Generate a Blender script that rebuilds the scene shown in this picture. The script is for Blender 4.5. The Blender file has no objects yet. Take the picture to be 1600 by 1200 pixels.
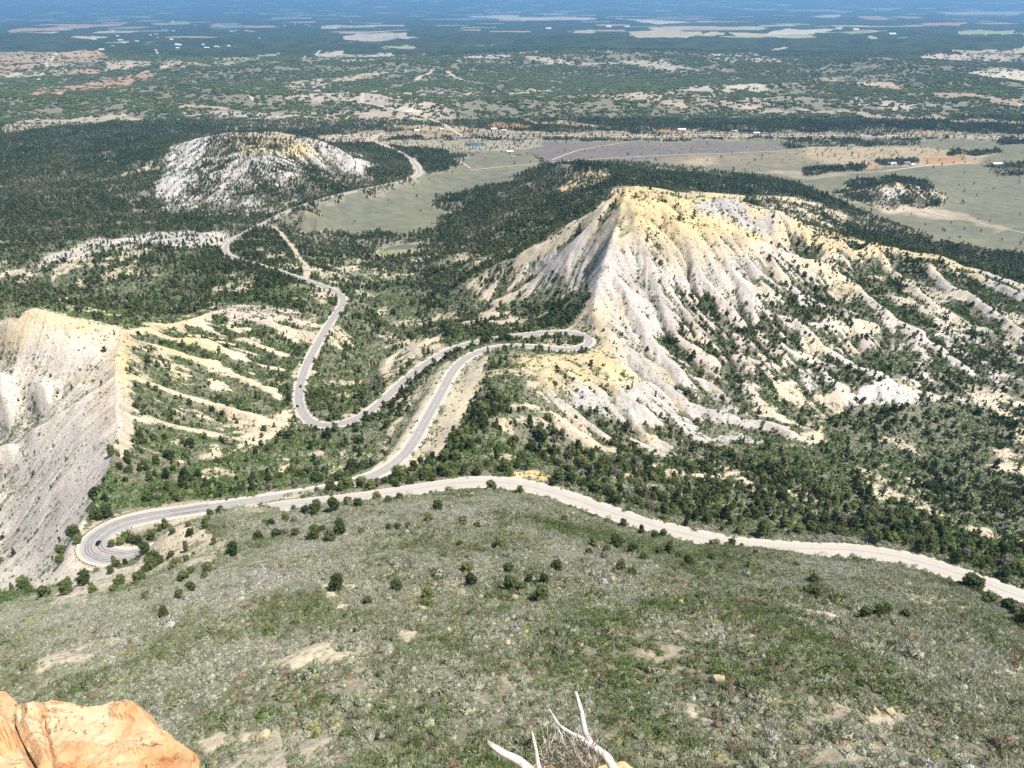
import bpy, math, random, time
import numpy as np
T0 = time.time()
sc = bpy.context.scene
# ------------------------------------------------------------------ camera, sky, sun
FPX, PITCH, ROLL, ZC = 1202.0, math.radians(26.6), math.radians(0.28), 460.0
cam_d = bpy.data.cameras.new('camera'); cam = bpy.data.objects.new('camera', cam_d)
sc.collection.objects.link(cam); sc.camera = cam
cam_d.sensor_width = 36.0; cam_d.lens = 36.0 * FPX / 1600.0
cam_d.clip_start = 0.1; cam_d.clip_end = 300000.0
from mathutils import Matrix, Vector, Euler, noise as mnoise
cam.matrix_world = (Matrix.Translation((0, 0, ZC)) @ Matrix.Rotation(math.pi / 2 - PITCH, 4, 'X')
                    @ Matrix.Rotation(-ROLL, 4, 'Z'))
SUN_EL, SUN_AZ = math.radians(61), math.radians(114)      # azimuth clockwise from +Y
w = bpy.data.worlds.new('World'); sc.world = w; w.use_nodes = True
nt = w.node_tree; nt.nodes.clear()
o_ = nt.nodes.new('ShaderNodeOutputWorld'); b_ = nt.nodes.new('ShaderNodeBackground')
s_ = nt.nodes.new('ShaderNodeTexSky'); s_.sky_type = 'NISHITA'; s_.sun_disc = False
s_.sun_elevation = SUN_EL; s_.sun_rotation = SUN_AZ; s_.altitude = 2300; s_.dust_density = 0.6
b_.inputs['Strength'].default_value = 0.085
nt.links.new(s_.outputs[0], b_.inputs[0]); nt.links.new(b_.outputs[0], o_.inputs[0])
sd = bpy.data.lights.new('sun', 'SUN'); so = bpy.data.objects.new('sun', sd); sc.collection.objects.link(so)
sd.energy = 4.6; sd.angle = math.radians(0.53); sd.color = (1.0, 0.95, 0.86)
sdir = Vector((math.sin(SUN_AZ) * math.cos(SUN_EL), math.cos(SUN_AZ) * math.cos(SUN_EL), math.sin(SUN_EL)))
so.rotation_euler = sdir.to_track_quat('Z', 'Y').to_euler(); so.location = (300, 0, 900)
sc.view_settings.view_transform = 'Standard'; sc.view_settings.look = 'None'
sc.view_settings.exposure = 0.56; sc.view_settings.gamma = 1.0
sc.render.engine = 'CYCLES'
cy = sc.cycles
cy.use_denoising = False; cy.use_adaptive_sampling = True; cy.adaptive_threshold = 0.02
cy.max_bounces = 4; cy.diffuse_bounces = 2; cy.glossy_bounces = 1; cy.transmission_bounces = 1
cy.volume_bounces = 1; cy.transparent_max_bounces = 4
cy.caustics_reflective = False; cy.caustics_refractive = False

# ------------------------------------------------------------------ picture <-> world helpers
CP, SP, CR, SR = math.cos(PITCH), math.sin(PITCH), math.cos(ROLL), math.sin(ROLL)
def ray(u, v):
    cx = (np.asarray(u, float) - 800.0) / FPX; cy_ = (600.0 - np.asarray(v, float)) / FPX
    rx = cx * CR + cy_ * SR; ry = -cx * SR + cy_ * CR
    return rx, CP + ry * SP, -SP + ry * CP          # dx, dy, dz
def at_z(u, v, z):
    dx, dy, dz = ray(u, v); t = (z - ZC) / dz
    return dx * t, dy * t
def project(x, y, z):
    z = z - ZC
    d = y * CP - z * SP; up = y * SP + z * CP
    rx, ry = x / d, up / d
    cx = rx * CR - ry * SR; cy_ = rx * SR + ry * CR
    return 800 + cx * FPX, 600 - cy_ * FPX

# ------------------------------------------------------------------ road centre lines, traced and given a real grade
def densify(P, step):
    P = np.asarray(P, float); out = [P[0]]
    for a, b in zip(P[:-1], P[1:]):
        n = max(1, int(np.hypot(*(b - a)[:2]) / step))
        for k in range(1, n + 1): out.append(a + (b - a) * k / n)
    return np.array(out)
def smooth_line(P, n=3, keep_ends=True):
    P = P.copy()
    for _ in range(n):
        Q = P.copy(); Q[1:-1] = 0.25 * P[:-2] + 0.5 * P[1:-1] + 0.25 * P[2:]; P = Q
    return P
def trace(px, z0, grade):
    """walk along picture points; every metre travelled climbs by grade"""
    z = z0; out = []; prev = None
    for k, (u, v) in enumerate(px):
        g = grade[k] if isinstance(grade, (list, tuple)) else grade
        if prev is not None:
            zz = z
            for _ in range(30):
                x, y = at_z(u, v, zz); zn = z + g * math.hypot(x - prev[0], y - prev[1]); zz = 0.5 * zz + 0.5 * zn
            z = zz
        x, y = at_z(u, v, z); prev = (float(x), float(y)); out.append((prev[0], prev[1], float(z)))
    return out
UP_PX = [(140,857),(147,867),(161,874),(180,876),(205,871),(240,862),(280,845),(320,826),(360,808),(400,795),(450,789),(500,784),(550,779),(600,772),(650,764),
         (700,756),(750,751),(800,754),(850,764),(900,781),(950,800),(1020,822),(1090,840),(1150,851),(1230,859),(1290,857),(1350,859),
         (1420,872),(1480,889),(1540,912),(1600,935),(1680,966),(1780,1005)]
LO_PX = [(140,857),(141,846),(149,835),(165,825),(190,815),(225,808),(260,803),(330,793),(400,782),(450,775),(500,767),(550,757),(585,745),(615,727),
         (635,710),(650,685),(665,657),(682,627),(695,603),(708,577),(728,558),(760,545),(800,539),(845,543),(885,547),(908,545),(923,539),
         (926,531),(912,522),(887,518),(850,519),(800,526),(760,531),(730,537),(700,547),(670,565),(645,583),(620,605),(600,625),(575,647),
         (545,661),(515,668),(490,665),(474,650),(466,627),(468,602),(478,572),(492,545),(507,518),(522,494),(534,478),(538,467),(528,457),
         (505,447),(475,437),(440,425),(400,413),(370,405),(353,396),(351,386),(365,373),(395,358),(425,343),(450,330),(490,315),(530,304),
         (570,295),(610,287),(645,279),(656,271),(652,260),(642,248),(628,238)]
up_road = trace(UP_PX, 178.0, 0.05)
lo_road = trace(LO_PX, 178.0, -0.057)
# ------------------------------------------------------------------ control heights (picture point, height above the valley floor)
CTRL = []
def C_(*pts): CTRL.extend(pts)
def L_(step, *pts):            # a crest or a gully line
    CTRL.extend([tuple(p) for p in densify(pts, step)])
# near slope
C_((-150,1200,325),(200,1200,343),(500,1200,352),(800,1200,356),(1100,1200,356),(1400,1200,350),(1750,1200,340),
   (0,1080,308),(200,1080,326),(400,1080,335),(600,1080,341),(800,1080,343),(1000,1080,343),(1200,1080,342),(1400,1080,338),(1600,1080,328),(1750,1080,318),
   (0,1015,278),(150,1020,300),(120,980,280),(0,975,248),(300,980,306),(500,980,320),(800,980,327),(1100,980,326),(1300,980,320),(1400,980,314),(1600,985,278),
   (200,930,250),(100,940,225),(60,925,200),(300,930,280),(450,930,297),(600,930,308),(800,930,312),(1000,930,312),(1200,930,306),(1350,930,292),(1450,930,268),
   (600,880,290),(450,880,279),(350,870,245),(300,880,248),(250,890,226),(850,880,296),(1000,880,290),(1200,900,262),(1350,893,240),(1100,862,208),(1200,874,214),(1290,872,213),(1150,868,212),
   (222,862,190),(240,846,192),(257,834,194),(275,826,195),(292,818,196),(320,808,195),(350,799,192.5),(380,796,190),(225,885,203),(300,850,208),(340,838,212),(600,810,232),(700,800,240),(800,800,240),(900,820,238),(450,830,232),(1050,860,240),
   (500,800,205),(400,806,202))
# valley of the left gully and the pale knife edge ridge
C_((0,940,186),(0,895,112),(-120,900,85),(60,905,140),(0,860,88),(0,800,92),(0,750,97),(-120,700,80),(-120,800,65),(60,800,125),(60,860,128),(30,700,118),
   (90,740,140),(120,800,160),(100,860,150),(0,560,153),(0,610,142),(60,560,162),(100,560,165),(60,610,145),(120,600,158),(0,685,98),(50,655,116),(100,622,137),(140,595,156),
   (-120,520,170),(-120,600,125))
L_(18, (178,585,180),(120,630,161),(60,664,140),(0,698,120),(-100,750,90))
L_(16, (-120,530,165),(-40,508,180),(10,497,190),(45,486,196),(75,486,196),(110,496,188),(150,505,182),(195,513,176),(240,508,167),(300,494,152),(345,479,138),(420,482,120),(490,490,112))
L_(18, (195,513,176),(180,560,178),(183,620,182),(184,680,182),(168,740,182),(150,790,183),(128,826,181))
C_((250,580,150),(300,560,143),(300,620,135),(400,600,122),(400,540,124),(430,560,119),(250,650,150),(350,680,133),(430,650,124),(250,700,155),(215,740,168),(300,735,152),(400,720,138),
   (460,692,124),(300,530,150),(400,510,124),(560,700,136),(600,690,145),(560,725,150),(640,660,146),(450,745,150),(620,720,158),(300,775,166))
# drainage, valley floor
C_((530,620,108),(500,600,108),(540,640,112),(540,560,98),(560,520,90),(600,500,76),(600,560,92),(570,600,102),(625,450,55),(600,420,42),(640,395,34),(625,388,31),(585,392,32),(655,383,31),
   (560,440,60),(560,400,48),(520,420,75),(500,400,66),(430,390,80),(400,385,84),(450,370,62),(480,355,36),(650,535,122),(610,560,108),(700,520,122),(800,510,130),(740,500,105),
   (650,470,70),(700,480,88),(700,440,66),(850,490,128),(870,470,128),(850,440,138),(800,480,118),(780,450,118),(905,440,150),(880,410,166),(925,415,172),(870,500,138),(660,420,45))
L_(22, (978,294,242),(968,330,230),(955,365,216),(943,400,198),(932,450,178),(925,490,163),(928,520,156))
L_(22, (970,296,240),(940,320,226),(900,350,200),(830,388,165),(760,425,130),(715,450,108))
C_((700,400,60),(760,380,62),(800,340,56),(850,300,42),(720,350,30),(880,330,80),(900,310,90),(830,360,80))
L_(25, (850,268,70),(880,257,97),(930,259,101),(960,262,100),(1000,275,92),(1050,285,84),(1100,290,76),(1180,285,64),(1250,300,62),(1320,328,48),(1370,350,36),(1440,372,30))
C_((900,290,80),(960,285,120),(860,248,6),(930,244,5),(1020,262,5),(1100,275,4))
# the big pale hill
L_(18, (978,294,242),(1000,296,243),(1040,300,238),(1062,306,232),(1087,325,219),(1125,346,206),(1155,360,196),(1200,373,183),(1240,391,166),(1300,420,142))
L_(25, (1062,302,232),(1100,305,216),(1150,310,208),(1200,335,190),(1260,352,170),(1300,368,156),(1400,386,132),(1440,400,126),(1500,410,118),(1600,440,105),(1720,480,95))
C_((1140,340,193),(1200,360,170),(1250,378,148),(1330,400,122),(1290,385,134),(1350,425,114),
   (1050,360,208),(1100,380,192),(1150,400,175),(1200,420,158),(1010,370,208),(1000,420,182),(1060,430,172),(1120,450,156),
   (1000,450,165),(1100,480,143),(1000,500,150),(1180,480,138),(1000,550,134),(960,590,134),(1060,540,124),(1100,560,116),(1200,520,120),(1250,580,95),(1200,620,92),
   (1050,700,96),(1150,690,86),(1280,685,76),(1000,650,122),(930,600,142),(1080,620,100),(1130,650,88),(1000,600,130),(940,560,146),
   (870,560,163),(830,580,168),(800,595,170),(780,650,174),(830,700,160),(760,700,184),(790,730,186),(880,620,152),(900,660,146),(960,690,120),
   (740,620,165),(700,700,176),(750,575,162))
# basin and badlands on the right
C_((1350,500,112),(1350,450,122),(1450,520,102),(1450,460,112),(1600,520,92),(1600,470,100),(1350,560,88),(1290,500,122),(1290,450,128),(1350,620,84),(1370,600,92),(1450,600,82),(1600,600,72),(1520,560,82),
   (1350,660,70),(1450,700,66),(1600,700,62),(1720,700,62),(1450,780,88),(1600,780,84),(1720,780,80),(1600,850,122),(1700,900,140),(1450,850,182),(1300,830,178),(1380,830,178),(1300,780,136),(1300,730,96),
   (1150,790,160),(1150,740,116),(1000,760,165),(1000,720,130),(900,740,176),(900,700,152),(1060,740,128),(1200,820,180),(1080,800,180),(860,740,186),(1530,870,170),(1600,905,185),(1300,690,80),(1200,700,84))
# flats, knoll
C_((1400,345,9),(1550,385,6),(1680,400,6),(1360,362,28),(1480,392,30),(1600,412,40),(1720,440,45),
   (1390,284,46),(1420,290,40),(1360,292,34),(1310,303,3),(1475,325,3),(1385,333,4),(1340,280,4),(1430,276,4),
   (1100,275,3),(1200,250,2),(1300,270,2),(1250,280,2),(1500,300,2),(1500,350,3),(1600,320,2),(1720,330,2),(1000,240,2),(800,240,3),(740,260,5),(650,300,10),(600,330,14),(520,345,22),
   (700,290,7),(780,290,7),(680,335,14),(720,320,10),(480,335,60),(700,250,6))
# hill at the far left, forest mesas
L_(30, (290,222,108),(315,213,125),(360,205,140),(430,203,142),(480,211,130),(540,236,90),(600,261,40))
C_((270,270,78),(350,260,92),(430,260,95),(500,280,55),(400,300,60),(250,312,38),(280,330,36),(350,332,40),(450,312,50),(550,283,34),(240,270,48),(200,250,45),(640,237,25),(700,241,8),
   (0,230,35),(0,270,45),(100,260,50),(0,320,60),(100,330,64),(0,380,78),(-120,380,78),(0,410,95),(100,400,98),(40,412,96),(250,360,84),(220,388,98),(300,378,86),(150,370,84),(0,440,88),(-120,450,90),(150,440,88),(300,440,92),
   (400,450,102),(100,475,96),(200,485,96),(300,470,96),(450,470,108),(-120,300,50),(60,360,68),(-120,240,30),
   (0,210,24),(100,200,22),(200,210,30),(260,216,30))
for u in range(-200, 1900, 150): C_((u, 214, 1.5), (u, 190, 22 if u < 1500 else 14), (u, 170, 26))
CT = [at_z(u, v, z) + (z,) for u, v, z in CTRL]
for R in (up_road, lo_road): CT += [tuple(p) for p in R]
CT += [(252, 1004, 195), (276, 1005, 180), (306, 1008, 171), (336, 1012, 160), (370, 1018, 146)]
# under and beside the camera: foot of the cliff
CT += [(x, 45, 385 - abs(x) * .25) for x in (-120, -60, 0, 60, 120)] + [(x, 20, 405 - abs(x) * .25) for x in (-120, -60, 0, 60, 120)]
CT += [(-500, 250, 60), (-420, 160, 160), (-260, 90, 270), (420, 130, 215), (500, 200, 140), (300, 70, 300), (-300, 160, 225), (-800, 500, 40)]
CT = np.array([(float(a), float(b), float(c)) for a, b, c in CT])
# sharp crests: a cusp of height h and width w along each crest line, taken out of the control heights first
CREST = [([(978,294,242),(968,330,230),(955,365,216),(943,400,198),(932,450,178),(925,490,163)], 11, 16), ([(970,296,240),(940,320,226),(900,350,200),(830,388,165),(760,425,130)], 11, 16),
         ([(978,294,242),(1040,300,238),(1062,306,232),(1087,325,219),(1125,346,206),(1155,360,196),(1200,373,183),(1240,391,166),(1300,420,142)], 12, 18),
         ([(1062,302,232),(1100,305,216),(1150,310,208),(1200,335,190),(1260,352,170),(1300,368,156),(1400,386,132),(1500,410,118),(1600,440,105)], 7, 14),
         ([(-120,530,165),(-40,508,180),(10,497,190),(45,486,196),(75,486,196),(110,496,188),(150,505,182),(195,513,176),(240,508,167),(300,494,152),(345,479,138)], 8, 12),
         ([(195,513,176),(180,560,178),(183,620,182),(184,680,182),(168,740,182),(150,790,183)], 9, 10), ([(178,585,180),(120,630,161),(60,664,140),(0,698,120)], 8, 12),
         ([(290,222,108),(315,213,125),(360,205,140),(430,203,142),(480,211,130),(540,236,90),(600,261,40)], 10, 30), ([(850,268,70),(880,257,97),(930,259,101),(1000,275,92),(1100,290,76),(1180,285,64)], 8, 30)]
CLX = []
for pts, h, w in CREST:
    q = np.array([at_z(u, v, z) for u, v, z in pts]); CLX.append((q, h, w))
def line_dist(x, y, q):
    d = np.full(x.shape, 1e9)
    for (x1, y1), (x2, y2) in zip(q[:-1], q[1:]):
        ex, ey = x2 - x1, y2 - y1; t = np.clip(((x - x1) * ex + (y - y1) * ey) / (ex * ex + ey * ey), 0, 1)
        d = np.minimum(d, np.hypot(x - x1 - t * ex, y - y1 - t * ey))
    return d
def cusps(x, y):
    z = np.zeros(x.shape)
    for q, h, w in CLX:
        m = (x > q[:, 0].min() - 6 * w) & (x < q[:, 0].max() + 6 * w) & (y > q[:, 1].min() - 6 * w) & (y < q[:, 1].max() + 6 * w)
        if m.any(): z[m] = np.maximum(z[m], h * np.exp(-line_dist(x[m], y[m], q) / w))
    return z
CT[:, 2] -= cusps(CT[:, 0], CT[:, 1])

# ------------------------------------------------------------------ terrain grid: a fan of cells that grow with distance
NC = 800
b0 = math.log(22.0); bn = math.log(3400.0); DB = 0.0028
bs = [b0 + k * DB for k in range(int((bn - b0) / DB) + 1)]
NNEAR = len(bs)
dbb = DB
while bs[-1] < math.log(120000.0):
    dbb = min(dbb * 1.01, 0.012); bs.append(bs[-1] + dbb)
bs = np.array(bs); NR = len(bs)
def half_width(y): return 0.74 + 0.46 * np.clip((1500 - y) / 1300, 0, 1)
ys = np.exp(bs); ss = np.linspace(-1, 1, NC)
Y = np.repeat(ys[:, None], NC, 1); X = ss[None, :] * (half_width(ys) * ys)[:, None]
def grid_idx(x, y):
    """fractional row, column of a world point"""
    y = np.maximum(y, 22.01); b = np.log(y)
    r = np.interp(b, bs, np.arange(NR)); c = (x / (half_width(y) * y) + 1) * 0.5 * (NC - 1)
    return r, c
def sample(G, x, y):
    r, c = grid_idx(x, y)
    r = np.clip(r, 0, NR - 1.001); c = np.clip(c, 0, NC - 1.001)
    i = r.astype(int); j = c.astype(int); fr = r - i; fc = c - j
    return (G[i, j] * (1 - fr) * (1 - fc) + G[i + 1, j] * fr * (1 - fc) + G[i, j + 1] * (1 - fr) * fc + G[i + 1, j + 1] * fr * fc)
def up_grid(Gc, rs, cs):
    """bilinear up-sampling of a coarse grid whose rows/cols sit at rs, cs"""
    T = np.empty((len(rs), NC))
    for k in range(len(rs)): T[k] = np.interp(np.arange(NC), cs, Gc[k])
    out = np.empty((rs[-1] + 1, NC)); rr = np.arange(rs[-1] + 1)
    i = np.searchsorted(rs, rr, side='right') - 1; i = np.clip(i, 0, len(rs) - 2)
    f = ((rr - np.array(rs)[i]) / (np.array(rs)[i + 1] - np.array(rs)[i]))[:, None]
    return T[i] * (1 - f) + T[i + 1] * f
def resample_xy(q):
    for _ in range(2):
        m = (q[:-1] + q[1:]) / 2; p = np.empty((len(q) + len(m), 2)); p[0::2] = q; p[1::2] = m; p[1:-1] = .25 * p[:-2] + .5 * p[1:-1] + .25 * p[2:]; q = p
    return q
# ------------------------------------------------------------------ numpy value noise
def vnoise(x, y, seed=0):
    xi = np.floor(x).astype(np.int64); yi = np.floor(y).astype(np.int64); fx = x - xi; fy = y - yi
    fx = fx * fx * (3 - 2 * fx); fy = fy * fy * (3 - 2 * fy)
    def h(i, j):
        k = (i * 374761393 + j * 668265263 + seed * 974634777) & 0xffffffff
        k = ((k ^ (k >> 13)) * 1274126177) & 0xffffffff
        return ((k ^ (k >> 16)) & 0xffff) / 65535.0
    return (h(xi, yi) * (1 - fx) * (1 - fy) + h(xi + 1, yi) * fx * (1 - fy) + h(xi, yi + 1) * (1 - fx) * fy + h(xi + 1, yi + 1) * fx * fy)
def fbm(x, y, s, oc=4, seed=0, gain=0.5):
    a = 1.0; t = 0; o = 0; x = x / s; y = y / s
    for k in range(oc):
        o = o + a * (vnoise(x * 2 ** k + 17.3 * k, y * 2 ** k + 5.1 * k, seed + k) - 0.5); t += a; a *= gain
    return o / t * 2            # about -1..1
def sstep(a, b, x):
    t = np.clip((x - a) / (b - a), 0, 1); return t * t * (3 - 2 * t)

# base surface: multiquadric through the control heights, in (x/y, ln y)
def q_(x, y): return np.stack([x / y, np.log(y)], -1)
P = q_(CT[:, 0], CT[:, 1])
_, ui = np.unique(np.round(P, 3), axis=0, return_index=True); P = P[ui]; Zc_ = CT[ui, 2]
CQ = 0.010
def ker(A, B): return np.sqrt(((A[:, None, :] - B[None]) ** 2).sum(-1) + CQ * CQ)
n = len(P); M = np.zeros((n + 3, n + 3)); M[:n, :n] = ker(P, P) - 0.0012 * np.eye(n)
M[:n, n] = 1; M[:n, n + 1:] = P; M[n, :n] = 1; M[n + 1:, :n] = P.T
coef = np.linalg.solve(M, np.concatenate([Zc_, [0, 0, 0]]))
def base_eval(x, y):
    q = q_(x, y); out = np.empty(len(q))
    for k in range(0, len(q), 20000):
        qq = q[k:k + 20000]; out[k:k + 20000] = ker(qq, P) @ coef[:n] + coef[n] + qq @ coef[n + 1:]
    return out
rs = list(range(0, NNEAR, 5)); rs += [rs[-1] + 5] if rs[-1] + 5 < NR else []
cs = np.linspace(0, NC - 1, 160)
rsi = np.array(rs)
Yc = np.repeat(ys[rsi][:, None], 160, 1); Xc = (cs / (NC - 1) * 2 - 1)[None] * (half_width(ys[rsi]) * ys[rsi])[:, None]
Zb = base_eval(Xc.ravel(), Yc.ravel()).reshape(Xc.shape)
Z = np.zeros((NR, NC)); nr_ = rs[-1] + 1
Z[:nr_] = up_grid(Zb, rs, cs)
Z[:NNEAR] += cusps(X[:NNEAR], Y[:NNEAR])
# ribs that run down the pale faces
RIBS = [([(985,304),(1000,360),(1005,420),(1040,480),(1070,540),(1090,570)], 8, 9), ([(1030,308),(1060,370),(1090,420),(1130,470),(1170,520)], 8, 9), ([(1090,332),(1120,380),(1150,430),(1180,470),(1200,500)], 9, 9),
        ([(1130,352),(1160,400),(1200,440),(1215,480)], 8, 8), ([(1175,370),(1210,410),(1240,450),(1262,480)], 8, 9), ([(947,400),(970,450),(1010,520),(1060,580),(1100,610)], 9, 9),
        ([(932,482),(965,530),(1020,590),(1090,640),(1180,665),(1280,690)], 9, 9), ([(900,562),(950,610),(1010,655),(1080,690)], 8, 8), ([(830,582),(880,640),(960,690),(1035,718)], 8, 8), ([(870,600),(930,655),(1010,680)], 5, 6),
        ([(935,338),(890,390),(850,430),(800,460)], 7, 9), ([(955,368),(930,400),(905,425)], 5, 7), ([(1300,430),(1370,480),(1450,540),(1540,600)], 8, 12), ([(1430,402),(1480,450),(1560,500),(1640,540)], 8, 12),
        ([(1200,480),(1290,530),(1370,590),(1440,620)], 8, 11), ([(1240,545),(1310,600),(1330,620)], 8, 9), ([(1500,415),(1560,450),(1640,480)], 9, 10), ([(1340,385),(1400,440),(1470,480)], 9, 10),
        ([(200,522),(300,560),(400,600),(455,630)], 8, 8), ([(230,516),(330,545),(420,570),(470,585)], 8, 8), ([(345,482),(420,510),(490,530)], 7, 8), ([(185,585),(280,610),(380,650),(460,665)], 8, 8), ([(300,500),(380,530),(475,560)], 7, 7),
        ([(400,482),(450,497),(505,505)], 5, 7), ([(186,640),(280,665),(380,690)], 7, 8), ([(640,540),(610,560),(590,590)], 5, 7)]
YRb = ys[:NNEAR]
def hit0(u, v):
    dx, dy, dz = ray(u, v); x = YRb * dx / dy; zr = ZC + YRb * dz / dy; zt = sample(Z, x, YRb); i = int(np.nonzero(zr < zt)[0][0]); return (x[i], YRb[i])
for pts, h, w in RIBS:
    if pts[0][0] < 500: h, w = h * .7, w * .7
    q = np.array([hit0(u, v) for u, v in pts]); q = resample_xy(q)
    m = (X[:NNEAR] > q[:, 0].min() - 5 * w) & (X[:NNEAR] < q[:, 0].max() + 5 * w) & (Y[:NNEAR] > q[:, 1].min() - 5 * w) & (Y[:NNEAR] < q[:, 1].max() + 5 * w)
    xx, yy = X[:NNEAR][m], Y[:NNEAR][m]; wob = 9 * fbm(xx, yy, 30, 3, int(abs(q[0, 0])) % 97)
    e = np.minimum(np.hypot(xx - q[0, 0], yy - q[0, 1]), np.hypot(xx - q[-1, 0], yy - q[-1, 1]))
    Zn = Z[:NNEAR]; Zn[m] += h * np.exp(-line_dist(xx + wob, yy, q) / w) * np.clip(e / 35, 0, 1) ** .7 - h * .25 * np.exp(-line_dist(xx, yy, q) / (w * 3))
print('base', time.time() - T0, n, Z.shape)

# far country: low wooded mesas with long crests, then the plain, then blue mountains
def far_height(x, y):
    q = fbm(x * 0.45 + y * 0.25, y, 900, 4, 11)
    ridge = 1 - np.abs(fbm(x * 0.35 - y * 0.12 + 300, y * 1.0, 1100, 4, 23)) * 2.2
    amp = sstep(3000, 3900, y) * (1 - 0.75 * sstep(9000, 16000, y))
    z = amp * (26 + 70 * q + 60 * np.maximum(ridge, 0) ** 2)
    z += 10 * sstep(9000, 20000, y) * (1 + fbm(x, y, 4000, 3, 31))
    m = 900 * np.maximum(0, fbm(x * 0.6, y, 24000, 4, 44) + 0.35)
    z += sstep(24000, 70000, y) * (m * 0.25 + 820 + 200 * sstep(-50000, 30000, x))
    return z
nz = far_height(X[NNEAR - 420:], Y[NNEAR - 420:])
bl = sstep(3050, 3350, Y[NNEAR - 420:])
Z[NNEAR - 420:] = Z[NNEAR - 420:] * (1 - bl) + nz * bl
# rough relief before erosion
ER = NNEAR - 1
ye, xe = Y[:ER], X[:ER]
slope0 = None
def slope_of(Zg, Xg, Yg):
    dzr = np.gradient(Zg, axis=0); dzc = np.gradient(Zg, axis=1)
    dxr = np.gradient(Xg, axis=0); dyr = np.gradient(Yg, axis=0); dxc = np.gradient(Xg, axis=1)
    gx = dzc / dxc; gy = (dzr - gx * dxr) / dyr
    return gx, gy
gx, gy = slope_of(Z[:ER], xe, ye); sl = np.hypot(gx, gy)
for _ in range(2): sl[1:-1, 1:-1] = 0.25 * (sl[:-2, 1:-1] + sl[2:, 1:-1] + sl[1:-1, :-2] + sl[1:-1, 2:])
rough = np.clip(sl * 2.2, 0.03, 1)
flat = 1 - sstep(14, 30, Z[:ER])
rough *= (1 - 0.93 * flat * sstep(900, 1300, ye))
steep = sstep(.22, .5, sl) * (ye > 420)
Z[:ER] += steep * fbm(xe, ye, 26, 3, 13) * 5.0 * np.where((xe / ye < -.44) & (ye < 720), .35, 1)
hum = (1 - steep) * (ye > 430) * (1 - flat) * (1 - sstep(2600, 3000, ye))
Z[:ER] += hum * (fbm(xe, ye, 150, 4, 15) * 9 + np.abs(fbm(xe, ye, 70, 3, 16)) * -6)
Z[:ER] += (ye < 400) * sstep(60, 110, ye) * (Z[:ER] > 200) * (fbm(xe, ye, 34, 3, 19) * 3.2)
rough *= np.where((xe / ye < -.44) & (ye < 720), .4, 1)
Z[:ER] += rough * (fbm(xe, ye, 60, 4, 3) * 7.0 + (vnoise(xe / 5, ye / 5, 9) - .5) * 1.2)
# ---- stream-power erosion on the fan
rng = np.random.default_rng(7)
NE = ER * NC
dirs = [(-1, 0), (1, 0), (0, -1), (0, 1), (-1, -1), (-1, 1), (1, -1), (1, 1)]
idx = np.arange(NE).reshape(ER, NC)
ds = {}
for d in dirs:
    xx = np.roll(xe, (-d[0], -d[1]), (0, 1)); yy = np.roll(ye, (-d[0], -d[1]), (0, 1)); ds[d] = np.hypot(xx - xe, yy - ye) + 1e-3
cell = (ye * DB) * (2 * half_width(ye) * ye / NC)
near_slope_w = sstep(0, 1, (ye < 300).astype(float))
nearslope = (ye < 400) & (Z[:ER] > 205)
KER = 0.028 * np.where(nearslope, 0.12, 1.0) * (1 - 0.97 * flat) * np.where(ye > 2600, 0.3, 1) * (1 + 1.8 * steep) * np.where((xe / ye < -.44) & (ye < 720) & (Z[:ER] < 198), .07, 1)
def erode(Zg, passes, kscale=1.0):
    A = None
    for p in range(passes):
        best = np.full((ER, NC), 0.0); rec = idx.copy(); bd = np.ones((ER, NC))
        jit = rng.uniform(0.8, 1.25, (ER, NC))
        for d in dirs:
            zn = np.roll(Zg, (-d[0], -d[1]), (0, 1)); s = (Zg - zn) / ds[d] * rng.uniform(0.85, 1.15, (ER, NC))
            m = s > best
            m[0, :] = False; m[-1, :] = False; m[:, 0] = False; m[:, -1] = False
            best[m] = s[m]; rec[m] = np.roll(idx, (-d[0], -d[1]), (0, 1))[m]; bd[m] = ds[d][m]
        zf = Zg.ravel(); order = np.argsort(-zf); rl = rec.ravel()
        A = cell.ravel().tolist(); r = rl.tolist(); ol = order.tolist()
        for i in ol:
            j = r[i]
            if j != i: A[j] += A[i]
        An = np.array(A)
        F = (KER.ravel() * kscale * np.minimum(An, 30000.0) ** 0.5 / bd.ravel())
        F[rl == np.arange(NE)] = 0
        Fl = F.tolist(); zl = zf.tolist()
        for i in reversed(ol):
            f = Fl[i]
            if f: zl[i] = (zl[i] + f * zl[r[i]]) / (1 + f)
        Zg = np.array(zl).reshape(ER, NC)
        # hillslope creep
        k = 0.06
        Zs = Zg.copy(); Zs[1:-1, 1:-1] += k * (Zg[:-2, 1:-1] + Zg[2:, 1:-1] + Zg[1:-1, :-2] + Zg[1:-1, 2:] - 4 * Zg[1:-1, 1:-1]); Zg = Zs
    return Zg, An.reshape(ER, NC)
Z0 = Z[:ER].copy()
Ze, ACC = erode(Z[:ER].copy(), 6)
Z[:ER] = Ze
print('erosion', time.time() - T0, 'mean cut', float((Z0 - Ze).mean()), float((Z0 - Ze).max()))

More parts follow.
